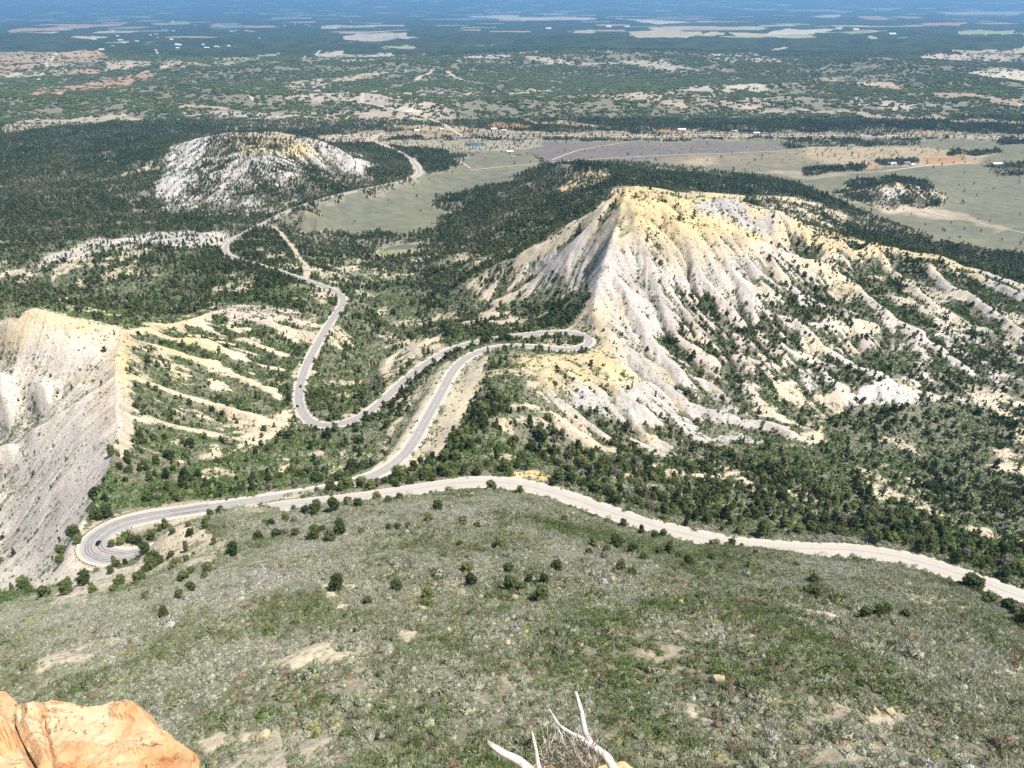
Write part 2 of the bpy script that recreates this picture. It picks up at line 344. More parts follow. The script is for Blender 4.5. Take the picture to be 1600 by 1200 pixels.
# fine rills: noise smeared along the fall line of the steep pale slopes
gx, gy = slope_of(Z[:ER], xe, ye)
for _ in range(6):
    for G in (gx, gy): G[1:-1, 1:-1] = (G[1:-1, 1:-1] * 2 + G[:-2, 1:-1] + G[2:, 1:-1] + G[1:-1, :-2] + G[1:-1, 2:]) / 6
dxr, dyr = np.gradient(xe, axis=0), np.gradient(ye, axis=0); dxc = np.gradient(xe, axis=1)
sr = gy / dyr; sc_ = (gx - gy / dyr * dxr) / dxc       # fall line in grid rows / columns
ln = np.hypot(sr, sc_) + 1e-9; sr /= ln; sc_ /= ln
NZ_ = rng.normal(size=(ER, NC)); NZ_ = NZ_ + .6 * vnoise(np.arange(NC)[None] / 3.1, np.arange(ER)[:, None] / 3.1, 5)
R_, C_i = np.meshgrid(np.arange(ER, dtype=float), np.arange(NC, dtype=float), indexing='ij'); RILL = NZ_.copy()
for sgn in (-1, 1):
    r_, c_ = R_.copy(), C_i.copy()
    for k in range(11):
        ri = np.clip(r_, 0, ER - 1).astype(int); ci = np.clip(c_, 0, NC - 1).astype(int)
        r_ += sgn * sr[ri, ci] * 1.0; c_ += sgn * sc_[ri, ci] * 1.0
        RILL += NZ_[np.clip(np.round(r_), 0, ER - 1).astype(int), np.clip(np.round(c_), 0, NC - 1).astype(int)]
RILL = (RILL - RILL.mean()) / RILL.std()
stp = sstep(.25, .5, np.hypot(gx, gy)) * (ye > 430)
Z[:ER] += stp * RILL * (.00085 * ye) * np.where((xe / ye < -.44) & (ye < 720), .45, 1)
# ------------------------------------------------------------------ roads: spline, then cut into the slope
def resample(P, step):
    P = np.asarray(P, float); d = np.concatenate([[0], np.cumsum(np.hypot(*(np.diff(P[:, :2], axis=0).T)))])
    m = max(2, int(d[-1] / step)); t = np.linspace(0, d[-1], m)
    return np.stack([np.interp(t, d, P[:, k]) for k in range(P.shape[1])], 1)
def line_ids(P, width):
    pass
def carve(path, half, blend, lift=0.0, bl=None):
    """level the ground along a path; returns distance field (only near the path)"""
    D = np.full((NR, NC), 1e9, np.float32); ZT = np.zeros((NR, NC), np.float32)
    P3 = resample(path, 3.0)
    rad = half + blend; BL = np.full((NR, NC), blend, np.float32)
    for x, y, z in P3:
        bq = bl(x, y) if bl else blend
        r0, _ = grid_idx(np.array([x]), np.array([max(y - rad, 23)])); r1, _ = grid_idx(np.array([x]), np.array([y + rad]))
        r0 = int(r0[0]); r1 = int(r1[0]) + 2
        hw = half_width(ys[r0:r1]) * ys[r0:r1]
        c0 = int(max(0, ((x - rad) / hw.min() + 1) * .5 * (NC - 1) if x - rad < 0 else ((x - rad) / hw.max() + 1) * .5 * (NC - 1)))
        c1 = int(min(NC, ((x + rad) / hw.min() + 1) * .5 * (NC - 1) + 2 if x + rad > 0 else ((x + rad) / hw.max() + 1) * .5 * (NC - 1) + 2))
        if c0 >= c1: continue
        d = np.hypot(X[r0:r1, c0:c1] - x, Y[r0:r1, c0:c1] - y)
        s = D[r0:r1, c0:c1]; t = ZT[r0:r1, c0:c1]; m = d < s
        s[m] = d[m]; t[m] = z; BL[r0:r1, c0:c1][m] = bq
    wgt = 1 - sstep(0, 1, (D - np.where(BL < 8, 6.5, half)) / BL)
    return D, ZT + lift, wgt
up_s = resample(smooth_line(resample(np.array(up_road), 8), 3), 2.5)
lo_s = resample(smooth_line(resample(np.array(lo_road), 8), 3), 2.5)
whole = np.concatenate([up_s[::-1], lo_s[1:]]); whole = resample(smooth_line(resample(whole, 4), 6), 2.5)
D_road, ZT, wgt = carve(whole, 8.5, 16.0, bl=lambda x, y: 4.0 if (-222 < x < -140 and y < 388) else 16.0)
Z = Z * (1 - wgt) + ZT * wgt
print('roads', time.time() - T0)
# ------------------------------------------------------------------ picture point -> point on the ground
YR = np.exp(np.linspace(math.log(24), math.log(100000), 4200))
def hit(u, v):
    u = np.atleast_1d(np.asarray(u, float)); v = np.atleast_1d(np.asarray(v, float))
    dx, dy, dz = ray(u, v); out = np.empty((len(u), 3))
    for k in range(len(u)):
        x = YR * dx[k] / dy[k]; zr = ZC + YR * dz[k] / dy[k]
        zt = sample(Z, x, YR); m = np.nonzero(zr < zt)[0]
        i = m[0] if len(m) else len(YR) - 1
        if i > 0 and len(m):
            a = (zr[i - 1] - zt[i - 1]); b = (zt[i] - zr[i]); f = a / (a + b + 1e-9)
            y = YR[i - 1] + f * (YR[i] - YR[i - 1])
        else: y = YR[i]
        x_ = y * dx[k] / dy[k]; out[k] = (x_, y, sample(Z, np.array([x_]), np.array([y]))[0])
    return out
A_ = X / Y; B_ = np.repeat(bs[:, None], NC, 1)
# wobble so that traced outlines get natural edges
WA = A_ + 0.011 * fbm(A_ * 1.0, B_, 0.035, 4, 91) ; WB = B_ + 0.024 * fbm(A_, B_, 0.035, 4, 92)
def region(px, soft=0.008, wob=True):
    """soft mask (whole grid) of an outline traced on the ground; rows outside stay 0"""
    px = densify(list(px) + [px[0]], 60)[:-1]
    w3 = hit(px[:, 0], px[:, 1]); pa = w3[:, 0] / w3[:, 1]; pb = np.log(w3[:, 1])
    r0 = max(0, np.searchsorted(bs, pb.min() - .05) - 1); r1 = min(NR, np.searchsorted(bs, pb.max() + .05) + 1)
    a = (WA if wob else A_)[r0:r1]; b = (WB if wob else B_)[r0:r1]
    j0 = 0; j1 = NC
    inside = np.zeros(a.shape, bool); dist = np.full(a.shape, 1e9)
    n_ = len(pa)
    for k in range(n_):
        x1, y1, x2, y2 = pa[k], pb[k], pa[(k + 1) % n_], pb[(k + 1) % n_]
        c = ((y1 > b) != (y2 > b)); 
        if y2 != y1: inside ^= c & (a < (x2 - x1) * (b - y1) / (y2 - y1) + x1)
        if soft > 0:
            ex, ey = x2 - x1, y2 - y1; L2 = ex * ex + ey * ey + 1e-12
            t = np.clip(((a - x1) * ex + (b - y1) * ey) / L2, 0, 1)
            dist = np.minimum(dist, (a - x1 - t * ex) ** 2 + (b - y1 - t * ey) ** 2)
    m = inside.astype(np.float32)
    if soft > 0:
        d = np.sqrt(dist); m = np.clip(0.5 + np.where(inside, 1, -1) * d / (2 * soft), 0, 1)
    return r0, r1, m
T = np.full((NR, NC), 0.62, np.float32); Bc = np.full((NR, NC), 0.55, np.float32)
S = np.zeros((NR, NC, 3), np.float32)
WHITE = (0.545, 0.515, 0.485); GREYM = (0.46, 0.445, 0.455); PINKM = (0.54, 0.475, 0.42); CREAM = (0.62, 0.54, 0.41); YEL = (0.64, 0.50, 0.25)
TAN = (0.40, 0.34, 0.25); MEAD = (0.205, 0.21, 0.155); MEADV = (0.20, 0.185, 0.175); STRAW = (0.40, 0.34, 0.235); RED = (0.45, 0.27, 0.17); BROWN = (0.24, 0.20, 0.15)
S[:] = (0.46, 0.40, 0.31)
def paint(px, t=None, b=None, soil=None, soft=0.008, k=1.0, wob=True):
    r0, r1, m = region(px, soft, wob); m = m * k
    if t is not None: T[r0:r1] = T[r0:r1] * (1 - m) + t * m
    if b is not None: Bc[r0:r1] = Bc[r0:r1] * (1 - m) + b * m
    if soil is not None: S[r0:r1] = S[r0:r1] * (1 - m[..., None]) + np.array(soil, np.float32) * m[..., None]
# woods on the left and in the middle
paint([(-200,215),(250,212),(300,230),(240,330),(330,345),(480,330),(350,385),(360,405),(520,450),(500,480),(345,478),(195,510),(-200,500)], .80, .7, (0.36,0.31,0.24), .02)
paint([(350,390),(430,345),(480,420),(475,435),(400,410)], .93, .8)
paint([(-200,440),(100,425),(300,455),(480,450),(490,470),(345,476),(195,505),(100,480),(-200,480)], .55, .95, (0.33,0.29,0.23), .02)
paint([(0,330),(150,320),(240,330),(300,350),(150,350),(20,370)], .88, .7)
paint([(40,412),(100,388),(200,368),(290,360),(350,362),(370,375),(330,388),(270,384),(200,388),(130,402),(60,418)], .30, .15, WHITE)
paint([(-200,420),(0,425),(40,418),(95,432),(80,445),(0,440),(-200,440)], .42, .3, CREAM)
paint([(200,331),(235,322),(235,328),(205,338)], .2, .2, CREAM)
paint([(180,270),(240,250),(250,262),(190,282)], .45, .3, CREAM)
# far left hill
paint([(250,300),(300,214),(330,211),(420,215),(480,218),(560,240),(607,262),(560,276),(500,270),(450,285),(480,305),(430,335),(330,342),(240,325)], .60, .3, WHITE, .012)
paint([(245,292),(300,214),(325,214),(310,240),(300,290),(262,320)], .22, .1, (0.53,0.515,0.50))
paint([(350,222),(420,218),(500,232),(470,245),(380,240)], .45, .2, YEL, k=.8)
paint([(330,208),(480,206),(520,222),(440,219),(340,219)], .9, .8)
paint([(520,232),(605,262),(560,270),(530,255)], .07, .05, WHITE)
paint([(610,232),(720,236),(700,262),(665,270),(640,245)], .95, .8)
# meadow and the wide flats
paint([(462,350),(478,338),(500,322),(560,303),(640,290),(668,275),(710,262),(745,240),(830,232),(846,262),(770,288),(700,302),(668,318),(735,342),(700,352),(640,366),(560,362),(475,365)], .004, .02, MEAD, .004)
paint([(700,221),(1000,219),(1600,218),(1850,222),(1850,440),(1600,400),(1530,388),(1470,378),(1380,345),(1320,320),(1250,290),(1180,272),(1060,262),(1000,256),(900,249),(858,256),(835,240),(700,243)], .004, .02, MEAD, .004)
paint([(840,222),(960,221),(1220,224),(1310,262),(1180,245),(1000,248),(850,252),(835,238)], .003, .02, MEADV, .002)
paint([(980,250),(1100,240),(1250,238),(1300,255),(1200,262),(1060,258)], .003, .02, (0.27,0.24,0.18), .01)
paint([(1060,250),(1110,247),(1120,254),(1080,257)], .003, .02, STRAW, .006)
paint([(1250,228),(1420,232),(1560,240),(1520,256),(1400,262),(1300,262),(1255,245)], .02, .05, STRAW, .006)
paint([(1440,245),(1500,243),(1520,252),(1450,257)], .01, .05, RED, .004)
paint([(1340,258),(1380,258),(1378,264),(1345,265)], .01, .05, RED, .002)
paint([(1200,265),(1310,268),(1320,275),(1240,278)], .003, .02, (0.33,0.30,0.22), .004)
paint([(1360,316),(1470,322),(1580,358),(1560,362),(1480,335),(1380,328)], .002, .02, STRAW, .004)
paint([(1340,308),(1400,305),(1480,330),(1500,345),(1420,335)], .002, .02, (.48,.42,.33), .006)
paint([(940,262),(1100,263),(1095,272),(1000,268),(950,270)], .35, .3, TAN, .004)
paint([(1260,262),(1345,258),(1345,268),(1260,275)], .7, .5, TAN, .003)
paint([(1220,222),(1300,215),(1440,218),(1440,228),(1300,232),(1225,232)], .6, .5, TAN, .002)
paint([(1480,235),(1560,233),(1565,240),(1482,243)], .85, .5, None, .002)
paint([(1560,218),(1640,218),(1640,226),(1564,226)], .85, .5, None, .002)
paint([(1530,260),(1640,250),(1640,275),(1575,275)], .5, .5, None, .004)
paint([(1370,250),(1430,247),(1440,255),(1380,260)], .6, .5, None, .003)
paint([(1308,300),(1335,282),(1390,277),(1450,283),(1472,318),(1425,326),(1380,318),(1330,315)], .85, .5, CREAM)
paint([(1372,292),(1410,292),(1420,308),(1385,310)], .45, .2, WHITE)
paint([(520,222),(600,221),(840,219),(840,232),(740,238),(620,228)], .05, .1, (0.36,0.33,0.25), .003)
# ridge behind the big hill
paint([(850,262),(880,254),(960,256),(1050,282),(1180,280),(1260,296),(1330,330),(1450,375),(1600,412),(1800,450),(1800,480),(1600,440),(1500,410),(1400,385),(1300,366),(1200,332),(1160,306),(1060,298),(980,290),(940,318),(830,385),(760,420),(700,400),(690,340),(780,310),(850,300)], .78, .7, (0.40,0.35,0.26), .012)
paint([(860,300),(905,270),(950,272),(960,285),(890,305)], .4, .3, (0.56,0.47,0.30))
paint([(1180,300),(1260,310),(1330,340),(1300,366),(1200,330)], .5, .3, CREAM)
paint([(1440,375),(1560,395),(1590,410),(1500,408)], .9, .8)
# the big pale hill and its spurs
paint([(760,440),(830,388),(940,320),(978,292),(1060,299),(1160,305),(1210,332),(1262,352),(1300,390),(1330,450),(1310,500),(1240,490),(1220,560),(1130,560),(1180,640),(1285,680),(1260,700),(1150,690),(1040,718),(960,690),(880,650),(800,610),(780,580),(830,556),(932,548),(920,500),(925,460),(860,460),(800,470)], .04, .10, WHITE, .006)
paint([(978,292),(1060,299),(1160,305),(1200,330),(1240,385),(1180,380),(1100,400),(1020,380),(980,370),(930,350)], .045, .1, YEL, .03, .82)
paint([(920,470),(945,480),(960,540),(1000,600),(960,590),(925,545)], .02, .05, YEL, .02, .5)
paint([(780,572),(840,552),(935,548),(990,590),(960,610),(900,590),(860,620),(800,610)], .07, .2, YEL, .015, .72)
paint([(780,580),(830,590),(870,640),(960,690),(900,680),(820,650)], .12, .5, CREAM, .015)
paint([(960,293),(985,292),(960,330),(900,372),(830,410),(745,445),(800,405),(900,345)], .25, .25, CREAM, .004)
paint([(1000,300),(1050,302),(1070,320),(1020,322)], .20, .15, None, .008)
paint([(810,475),(880,445),(922,455),(922,520),(880,512),(800,520),(760,500)], .80, .8, (0.42,0.36,0.27), .01)
paint([(760,430),(840,440),(800,480),(740,500),(690,470)], .45, .4, CREAM, .02)
paint([(1065,440),(1150,490),(1200,500),(1300,540),(1320,640),(1290,690),(1200,660),(1120,620),(1060,580),(1035,530),(1080,500)], .56, .6, PINKM, .012)
paint([(1080,590),(1200,640),(1290,670),(1290,690),(1180,655),(1060,610)], .8, .8, None, .008)
paint([(1000,640),(1100,600),(1290,680),(1260,700),(1150,690),(1040,718),(960,690),(900,655)], .16, .25, None, .012)
paint([(900,640),(960,655),(1010,672),(1130,698),(1100,712),(1040,700),(985,690),(930,665)], .55, .8, (0.42,0.37,0.28), .006)
paint([(1082,316),(1110,311),(1150,315),(1190,331),(1228,356),(1208,371),(1158,357),(1122,342)], .05, .08, (0.46,0.435,0.43), .006)
# badlands on the right
paint([(1215,345),(1300,368),(1345,400),(1340,460),(1290,450),(1245,405),(1212,375)], .55, .5, CREAM, .008)
paint([(1255,350),(1300,368),(1400,386),(1500,410),(1600,440),(1800,490),(1800,640),(1600,640),(1320,650),(1240,600),(1210,540),(1290,460)], .66, .6, WHITE, .01)
paint([(1250,350),(1330,368),(1420,392),(1500,405),(1540,440),(1500,450),(1400,420),(1300,395),(1240,370)], .38, .3, YEL, .012, .7)
paint([(1420,450),(1510,440),(1500,485),(1430,480)], .15, .15, WHITE, .01)
paint([(1540,440),(1600,450),(1600,490),(1550,485)], .28, .2, WHITE, .01)
paint([(1190,395),(1250,400),(1330,440),(1320,500),(1250,500),(1200,470)], .22, .25, None, .02)
paint([(1400,480),(1520,490),(1600,540),(1600,560),(1480,540),(1400,510)], .8, .8, None, .012)
paint([(1240,395),(1400,420),(1400,470),(1300,460)], .45, .3, CREAM, .015)
paint([(1300,610),(1350,596),(1430,610),(1440,630),(1380,636),(1330,620)], .08, .1, (0.6,0.6,0.6), .006)
paint([(1200,580),(1260,620),(1300,680),(1270,690),(1180,650)], .2, .2, CREAM, .01)
paint([(860,690),(940,700),(1040,722),(1270,700),(1310,645),(1600,640),(1850,700),(1850,1000),(1600,925),(1420,860),(1230,850),(1060,820),(900,770),(860,755)], .66, .75, (0.46,0.39,0.29), .012)
paint([(1130,700),(1300,700),(1330,760),(1180,720)], .2, .95, (0.36,0.33,0.24), .012)
paint([(1070,740),(1160,738),(1200,770),(1120,760)], .35, .4, CREAM, .008)
paint([(1540,690),(1600,700),(1640,760),(1560,740)], .45, .4, CREAM, .008)
paint([(940,800),(1060,820),(1230,850),(1420,858),(1320,830),(1150,810),(1000,780)], .3, .95, (0.38,0.35,0.25), .01)
paint([(1185,440),(1300,400),(1420,420),(1600,470),(1800,520),(1800,640),(1600,600),(1440,600),(1340,590),(1300,640),(1285,680),(1210,645),(1150,570)], .56, .55, None, .02)
# shoulder between the hairpins
paint([(740,560),(790,570),(850,640),(900,700),(860,750),(750,742),(660,752),(690,690),(715,630)], .38, .95, (0.44,0.38,0.28), .008)
paint([(735,570),(780,570),(800,640),(740,680),(690,730),(700,660)], .85, .9, None, .008)
paint([(790,735),(850,738),(860,755),(800,748)], .08, .3, YEL, .004)
paint([(745,540),(900,528),(905,537),(880,542),(800,534)], .9, .9, None, .002)
# valley
paint([(500,540),(560,480),(640,440),(700,450),(800,520),(700,540),(640,570),(600,620),(560,655),(510,660),(480,640),(490,580)], .68, .85, (0.42,0.37,0.28), .012)
paint([(555,560),(600,520),(600,440),(640,430),(660,450),(640,510),(590,570),(560,600)], .18, .8, (0.36,0.33,0.29), .01)
paint([(590,575),(640,535),(700,530),(690,545),(640,570),(600,610)], .22, .3, CREAM, .006)
paint([(720,500),(760,480),(850,490),(840,505),(770,510)], .4, .3, CREAM, .01)
paint([(523,420),(560,410),(565,425),(530,428)], .03, .2, CREAM, .003)
paint([(545,425),(590,425),(580,432),(550,431)], .02, .4, (0.30,0.33,0.20), .003)
paint([(583,394),(600,384),(625,380),(664,379),(650,392),(620,400),(590,402)], .0, .05, (0.34,0.33,0.20), .002)
paint([(590,430),(640,420),(660,440),(600,450)], .3, .8, (0.38,0.34,0.30), .006)
# left ribs
paint([(195,513),(345,478),(420,482),(505,487),(510,500),(490,560),(458,640),(470,668),(400,690),(300,690),(190,690),(183,620),(165,570)], .34, .7, CREAM, .006)
paint([(195,513),(300,498),(350,560),(260,600),(185,600),(165,570)], .24, .45, YEL, .02, .55)
paint([(340,478),(420,480),(505,487),(495,520),(430,510),(340,500)], .12, .25, PINKM, .008)
paint([(360,520),(490,535),(480,570),(400,560),(340,535)], .5, .7, None, .015)
paint([(175,690),(300,700),(460,685),(600,690),(620,720),(590,742),(500,765),(400,778),(250,795),(150,810),(160,740)], .28, .95, (0.36,0.32,0.24), .01)
paint([(460,700),(600,650),(660,610),(620,700),(590,740),(480,750)], .50, .95, None, .015)
paint([(240,760),(400,740),(420,775),(250,795)], .65, .95, None, .01)
paint([(380,640),(460,640),(470,660),(430,680),(390,670)], .10, .1, CREAM, .006)
paint([(185,625),(300,640),(470,655),(445,690),(320,728),(195,725),(178,690)], .26, .5, CREAM, .012)
# cut banks of the middle road
paint([(300,786),(480,769),(480,787),(400,799),(300,815)], .0, .35, (0.48,0.43,0.31), .002)
paint([(640,618),(668,590),(690,572),(706,560),(690,590),(676,620),(658,652),(640,682),(620,712),(592,735),(585,728),(610,700),(628,670),(640,640),(628,640),(612,668),(598,700),(578,728),(600,722)], .008, .22, (0.55,0.50,0.37), .003)
paint([(722,562),(760,553),(757,585),(742,618),(722,662),(703,693),(678,715),(652,730),(622,742),(640,712),(662,680),(685,640),(702,600)], .0, .05, CREAM, .002)
# pale knife-edge face
paint([(-300,540),(0,497),(50,482),(90,485),(112,495),(195,512),(172,570),(186,620),(186,680),(162,750),(130,830),(110,875),(150,892),(60,925),(-300,930)], .012, .10, (0.69,0.625,0.555), .004)
paint([(0,497),(50,482),(90,485),(112,495),(195,512),(185,530),(100,530),(0,560),(-60,560)], .008, .04, YEL, .02, .62)
paint([(195,512),(172,570),(186,620),(170,690),(140,660),(150,560)], .02, .05, CREAM, .015, .6)
# brush slope under the camera
paint([(-500,945),(60,925),(210,886),(320,826),(400,799),(500,790),(750,759),(850,772),(1000,824),(1150,859),(1350,868),(1600,946),(2000,1100),(2300,1900),(-900,1900)], .003, .98, TAN, .006)
paint([(60,955),(150,925),(215,880),(235,850),(320,822),(362,858),(330,885),(250,895),(130,945)], .01, .18, CREAM, .006)
paint([(60,962),(95,905),(115,885),(150,893),(205,882),(235,858),(262,838),(245,870),(215,895),(160,925),(100,945)], .02, .12, (0.60,0.54,0.45), .005)
paint([(230,868),(262,838),(300,822),(335,830),(358,850),(345,872),(290,880),(240,892)], .01, .22, CREAM, .006)
for p in ([(400,1045),(440,1025),(480,1008),(585,1008),(560,1032),(480,1050)], [(50,1025),(110,1005),(220,985),(230,1000),(150,1050),(60,1080)], [(300,1150),(420,1135),(560,1140),(540,1200),(330,1230)],
          [(610,975),(655,985),(645,1005),(625,1000)], [(595,938),(640,945),(700,950),(640,956)], [(1055,1090),(1100,1100),(1120,1140),(1180,1200),(1130,1200),(1080,1130)], [(1335,1005),(1385,1008),(1370,1020),(1340,1015)],
          [(1550,1038),(1620,1040),(1620,1062),(1560,1055)], [(480,905),(560,920),(560,960),(520,945)], [(1240,950),(1330,965),(1300,975)], [(1330,1105),(1400,1120),(1390,1150),(1350,1130)]):
    paint(p, .0, .42, (0.62,0.54,0.40), .008)
GREEN = np.zeros((NR, NC), np.float32)
for p, kk in (([(400,930),(520,930),(600,960),(580,990),(480,985),(400,980)], .8), ([(780,1020),(1000,1020),(1100,1060),(1000,1080),(850,1070)], .5), ([(1200,1060),(1300,1080),(1290,1130),(1200,1120)], .7), ([(0,1040),(60,1030),(70,1055),(0,1065)], .7), ([(1440,1130),(1600,1090),(1600,1200),(1460,1200)], .4),
              ([(620,970),(720,1000),(760,1040),(700,1040),(640,1010)], .6), ([(870,790),(1000,820),(1300,862),(1200,900),(1000,880)], .3)):
    r0, r1, m = region(p, .03); GREEN[r0:r1] = np.maximum(GREEN[r0:r1], m * kk)
# trees follow gullies, leave the steep convex ribs bare
from math import pi
def blur(G, k):
    for ax in (0, 1):
        c = np.cumsum(np.concatenate([np.repeat(np.take(G, [0], ax), k, ax), G, np.repeat(np.take(G, [-1], ax), k, ax)], ax), axis=ax)
        if ax == 0: G = (c[2 * k:] - np.concatenate([np.zeros((1, c.shape[1])), c[:-2 * k - 1]], 0))[:G.shape[0]] / (2 * k + 1)
        else: G = (c[:, 2 * k:] - np.concatenate([np.zeros((c.shape[0], 1)), c[:, :-2 * k - 1]], 1))[:, :G.shape[1]] / (2 * k + 1)
    return G
E2 = ER
cell_w = (Y[:E2] * DB)
curv = (Z[:E2] - blur(blur(Z[:E2].astype(float), 5), 5)) / cell_w          # >0 on ribs, <0 in gullies
cn = np.clip(-curv / 0.55, -1, 1)
badl = np.clip((S[:E2].mean(-1) - 0.42) / 0.08, 0, 1)             # pale soils
Tm = T[:E2]; Bm = Bc[:E2]
patch = fbm(X[:E2], Y[:E2], 130, 4, 41); pn = sstep(-.05, .35, patch)
flatm = (Y[:E2] > 430) & (Tm > .1)
Tm[:] = np.where(flatm, np.clip(Tm * (.55 + .75 * sstep(-.35, .15, fbm(X[:E2], Y[:E2], 75, 3, 42))), 0, 1), Tm)
bw = np.where((A_[:E2] > .29) | (Y[:E2] > 1300), .12, np.where((A_[:E2] < -.1) & (Y[:E2] < 900), .75, 1.0))
Tm[:] = np.clip(Tm * (1 + badl * cn * 1.6 * bw) + badl * np.maximum(cn, 0) * 0.10 * (Tm > 0.002), 0, 1)
Bm[:] = np.clip(Bm * (1 + badl * cn * 1.2) + badl * np.maximum(cn, 0) * 0.25, 0, 1)
pt_ = sstep(.16, .34, fbm(X[:E2] * .8, Y[:E2], 34, 4, 43)) * (Y[:E2] > 440) * sstep(1700, 1100, Y[:E2]) * (Tm > .12) * (1 - flat)
Tm[:] *= 1 - .6 * pt_; Bm[:] *= 1 - .7 * pt_; S[:E2] = S[:E2] * (1 - pt_[..., None] * .75) + np.array(CREAM, np.float32) * pt_[..., None] * .75
nsl = (Y[:E2] < 400) & (Z[:E2] > 200) & (D_road[:E2] > 9); bp = sstep(.20, .36, fbm(X[:E2], Y[:E2] * 1.6, 17, 4, 47)) * nsl
Bm[:] *= 1 - .48 * bp; S[:E2] = S[:E2] * (1 - bp[..., None] * .5) + np.array((.58, .50, .37), np.float32) * bp[..., None] * .5
CURV = np.zeros((NR, NC), np.float32); CURV[:E2] = stp * RILL

# far country
far = sstep(3020, 3250, Y)
g = fbm(X * 0.55 + 1000, Y, 520, 4, 61) * 0.7 + 0.6 * fbm(X * .5, Y, 1900, 3, 62) + 0.50
wood = sstep(-0.28, 0.02, g)
wood *= 1 - 0.55 * sstep(0.25, 0.45, fbm(X * 0.4 - 500, Y, 700, 3, 67))
fs = np.zeros((NR, NC, 3)); fs[:] = (0.49, 0.43, 0.35)
fn = fbm(X * .3, Y, 800, 3, 63)[..., None]
fs = fs + 0.14 * fn * np.array((1, .95, .8)); 
# patchwork of fields on the plain
ca_, cb_ = np.floor(X / 620 + 0.3 * np.floor(Y / 520)), np.floor(Y / 520)
rf = vnoise(ca_ * 7.13 + .5, cb_ * 3.7 + .5, 71); rg = vnoise(ca_ * 5.1 + .5, cb_ * 9.3 + .5, 72)
inplain = sstep(7500, 10500, Y)
isf = (rf > 0.84 - 0.10 * sstep(0.0, .3, fbm(X, Y, 4500, 2, 73))) * inplain
cols = np.array([(0.46,0.41,0.30),(0.50,0.42,0.33),(0.30,0.33,0.18),(0.42,0.30,0.22),(0.38,0.36,0.26)])
fcol = cols[(rg * 4.99).astype(int)]
fs = fs * (1 - isf[..., None]) + fcol * isf[..., None]
woodf = np.clip(wood * (1 - isf), 0, 1)
woodf = woodf * (1 - inplain) + np.clip(woodf + .35, 0, 1) * inplain * (1 - isf)
T[:] = T * (1 - far) + woodf * 0.94 * far
Bc[:] = Bc * (1 - far) + (0.5 * woodf) * far
S[:] = S * (1 - far[..., None]) + fs * far[..., None]
PK = (0.50,0.33,0.24); BUFF = (0.50,0.45,0.34); GRN = (0.36,0.40,0.25); PALE = (0.60,0.56,0.48)
FF = [([(50,148),(60,137),(140,127),(225,113),(250,114),(215,125),(110,146)], PK), ([(0,190),(110,185),(180,178),(320,176),(200,184),(90,198),(0,208)], BUFF), ([(0,80),(60,80),(170,85),(110,98),(60,105),(0,120)], (0.42,0.33,0.25)),
      ([(80,112),(160,105),(150,116),(80,118)], PK), ([(160,95),(240,95),(230,105),(165,108)], BUFF), ([(250,95),(290,93),(290,102),(255,104)], BUFF), ([(290,99),(400,86),(440,80),(400,95),(300,103)], (.36,.37,.28)),
      ([(10,45),(190,34),(190,38),(20,48)], PK), ([(105,57),(165,55),(160,60),(110,60)], BUFF), ([(125,66),(200,62),(195,67),(130,68)], GRN), ([(240,35),(290,30),(300,34),(245,38)], GRN),
      ([(730,22),(800,20),(815,23),(930,25),(925,29),(820,29),(740,25)], PALE), ([(1150,78),(1230,70),(1230,75)], BUFF),
      ([(950,25),(1080,33),(1020,36)], PALE), ([(985,48),(1050,43),(1100,50),(1130,51),(1070,58),(990,57)], BUFF), ([(890,46),(930,45),(925,51),(895,50)], BUFF),
      ([(1030,39),(1200,40),(1195,44),(1050,43)], BUFF), ([(1200,50),(1320,40),(1300,46),(1260,52),(1200,54)], PALE),
      ([(1225,13),(1310,12),(1305,15)], BUFF), ([(1280,21),(1310,20),(1308,25),(1280,25)], PALE), ([(1340,22),(1385,24),(1380,28),(1345,26)], PK), ([(1400,22),(1440,24),(1435,27),(1400,26)], PK),
      ([(1355,8),(1400,8),(1405,12),(1360,12)], GRN), ([(1440,34),(1520,32),(1500,38),(1440,38)], PK), ([(1500,46),(1550,44),(1580,50),(1545,54),(1500,50)], GRN), ([(1350,56),(1430,58),(1435,60),(1360,59)], BUFF),
      ([(1480,78),(1600,72),(1700,76),(1700,86),(1540,85)], BUFF), ([(1510,112),(1600,108),(1700,110),(1700,122),(1530,121)], PALE), ([(1470,16),(1600,14),(1600,20),(1490,20)], BUFF),
      ([(800,88),(860,92),(920,97),(960,96),(980,99),(900,102),(830,96)], (.42,.38,.33)), ([(945,96),(1000,93),(1050,97),(1090,108),(1140,112),(1050,112),(1000,104)], (.47,.43,.36)),
      ([(1250,118),(1320,125),(1470,145),(1600,152),(1600,163),(1480,152),(1340,132)], (.42,.34,.26)), ([(920,148),(990,150),(1060,158),(1200,165),(1300,175),(1450,180),(1600,192),(1600,197),(1400,186),(1250,174),(1050,163),(930,152)], (.42,.36,.27)),
      ([(800,180),(900,190),(960,200),(900,200),(840,192)], (.44,.36,.26)), ([(620,195),(740,200),(830,205),(830,209),(720,210),(640,204)], (.50,.42,.30)), ([(620,165),(670,168),(660,175),(625,172)], PALE),
      ([(540,118),(580,112),(640,104),(600,115),(560,124),(510,128)], (.42,.40,.30)), ([(440,130),(500,122),(545,118),(500,128),(450,140)], (.45,.40,.32)), ([(590,73),(640,70),(645,74),(600,76)], GRN),
      ([(280,165),(350,160),(360,170),(300,175)], (.48,.38,.28)), ([(1370,208),(1450,205),(1480,208),(1380,213)], PK), ([(560,205),(1600,209),(1700,213),(1700,217),(560,216)], STRAW),
      ([(770,190),(830,195),(830,200),(760,197)], RED), ([(1040,200),(1090,202),(1080,207),(1030,206)], RED)]
for p, c in FF: paint(p, .10, .1, tuple(q * .88 for q in c), .0025)
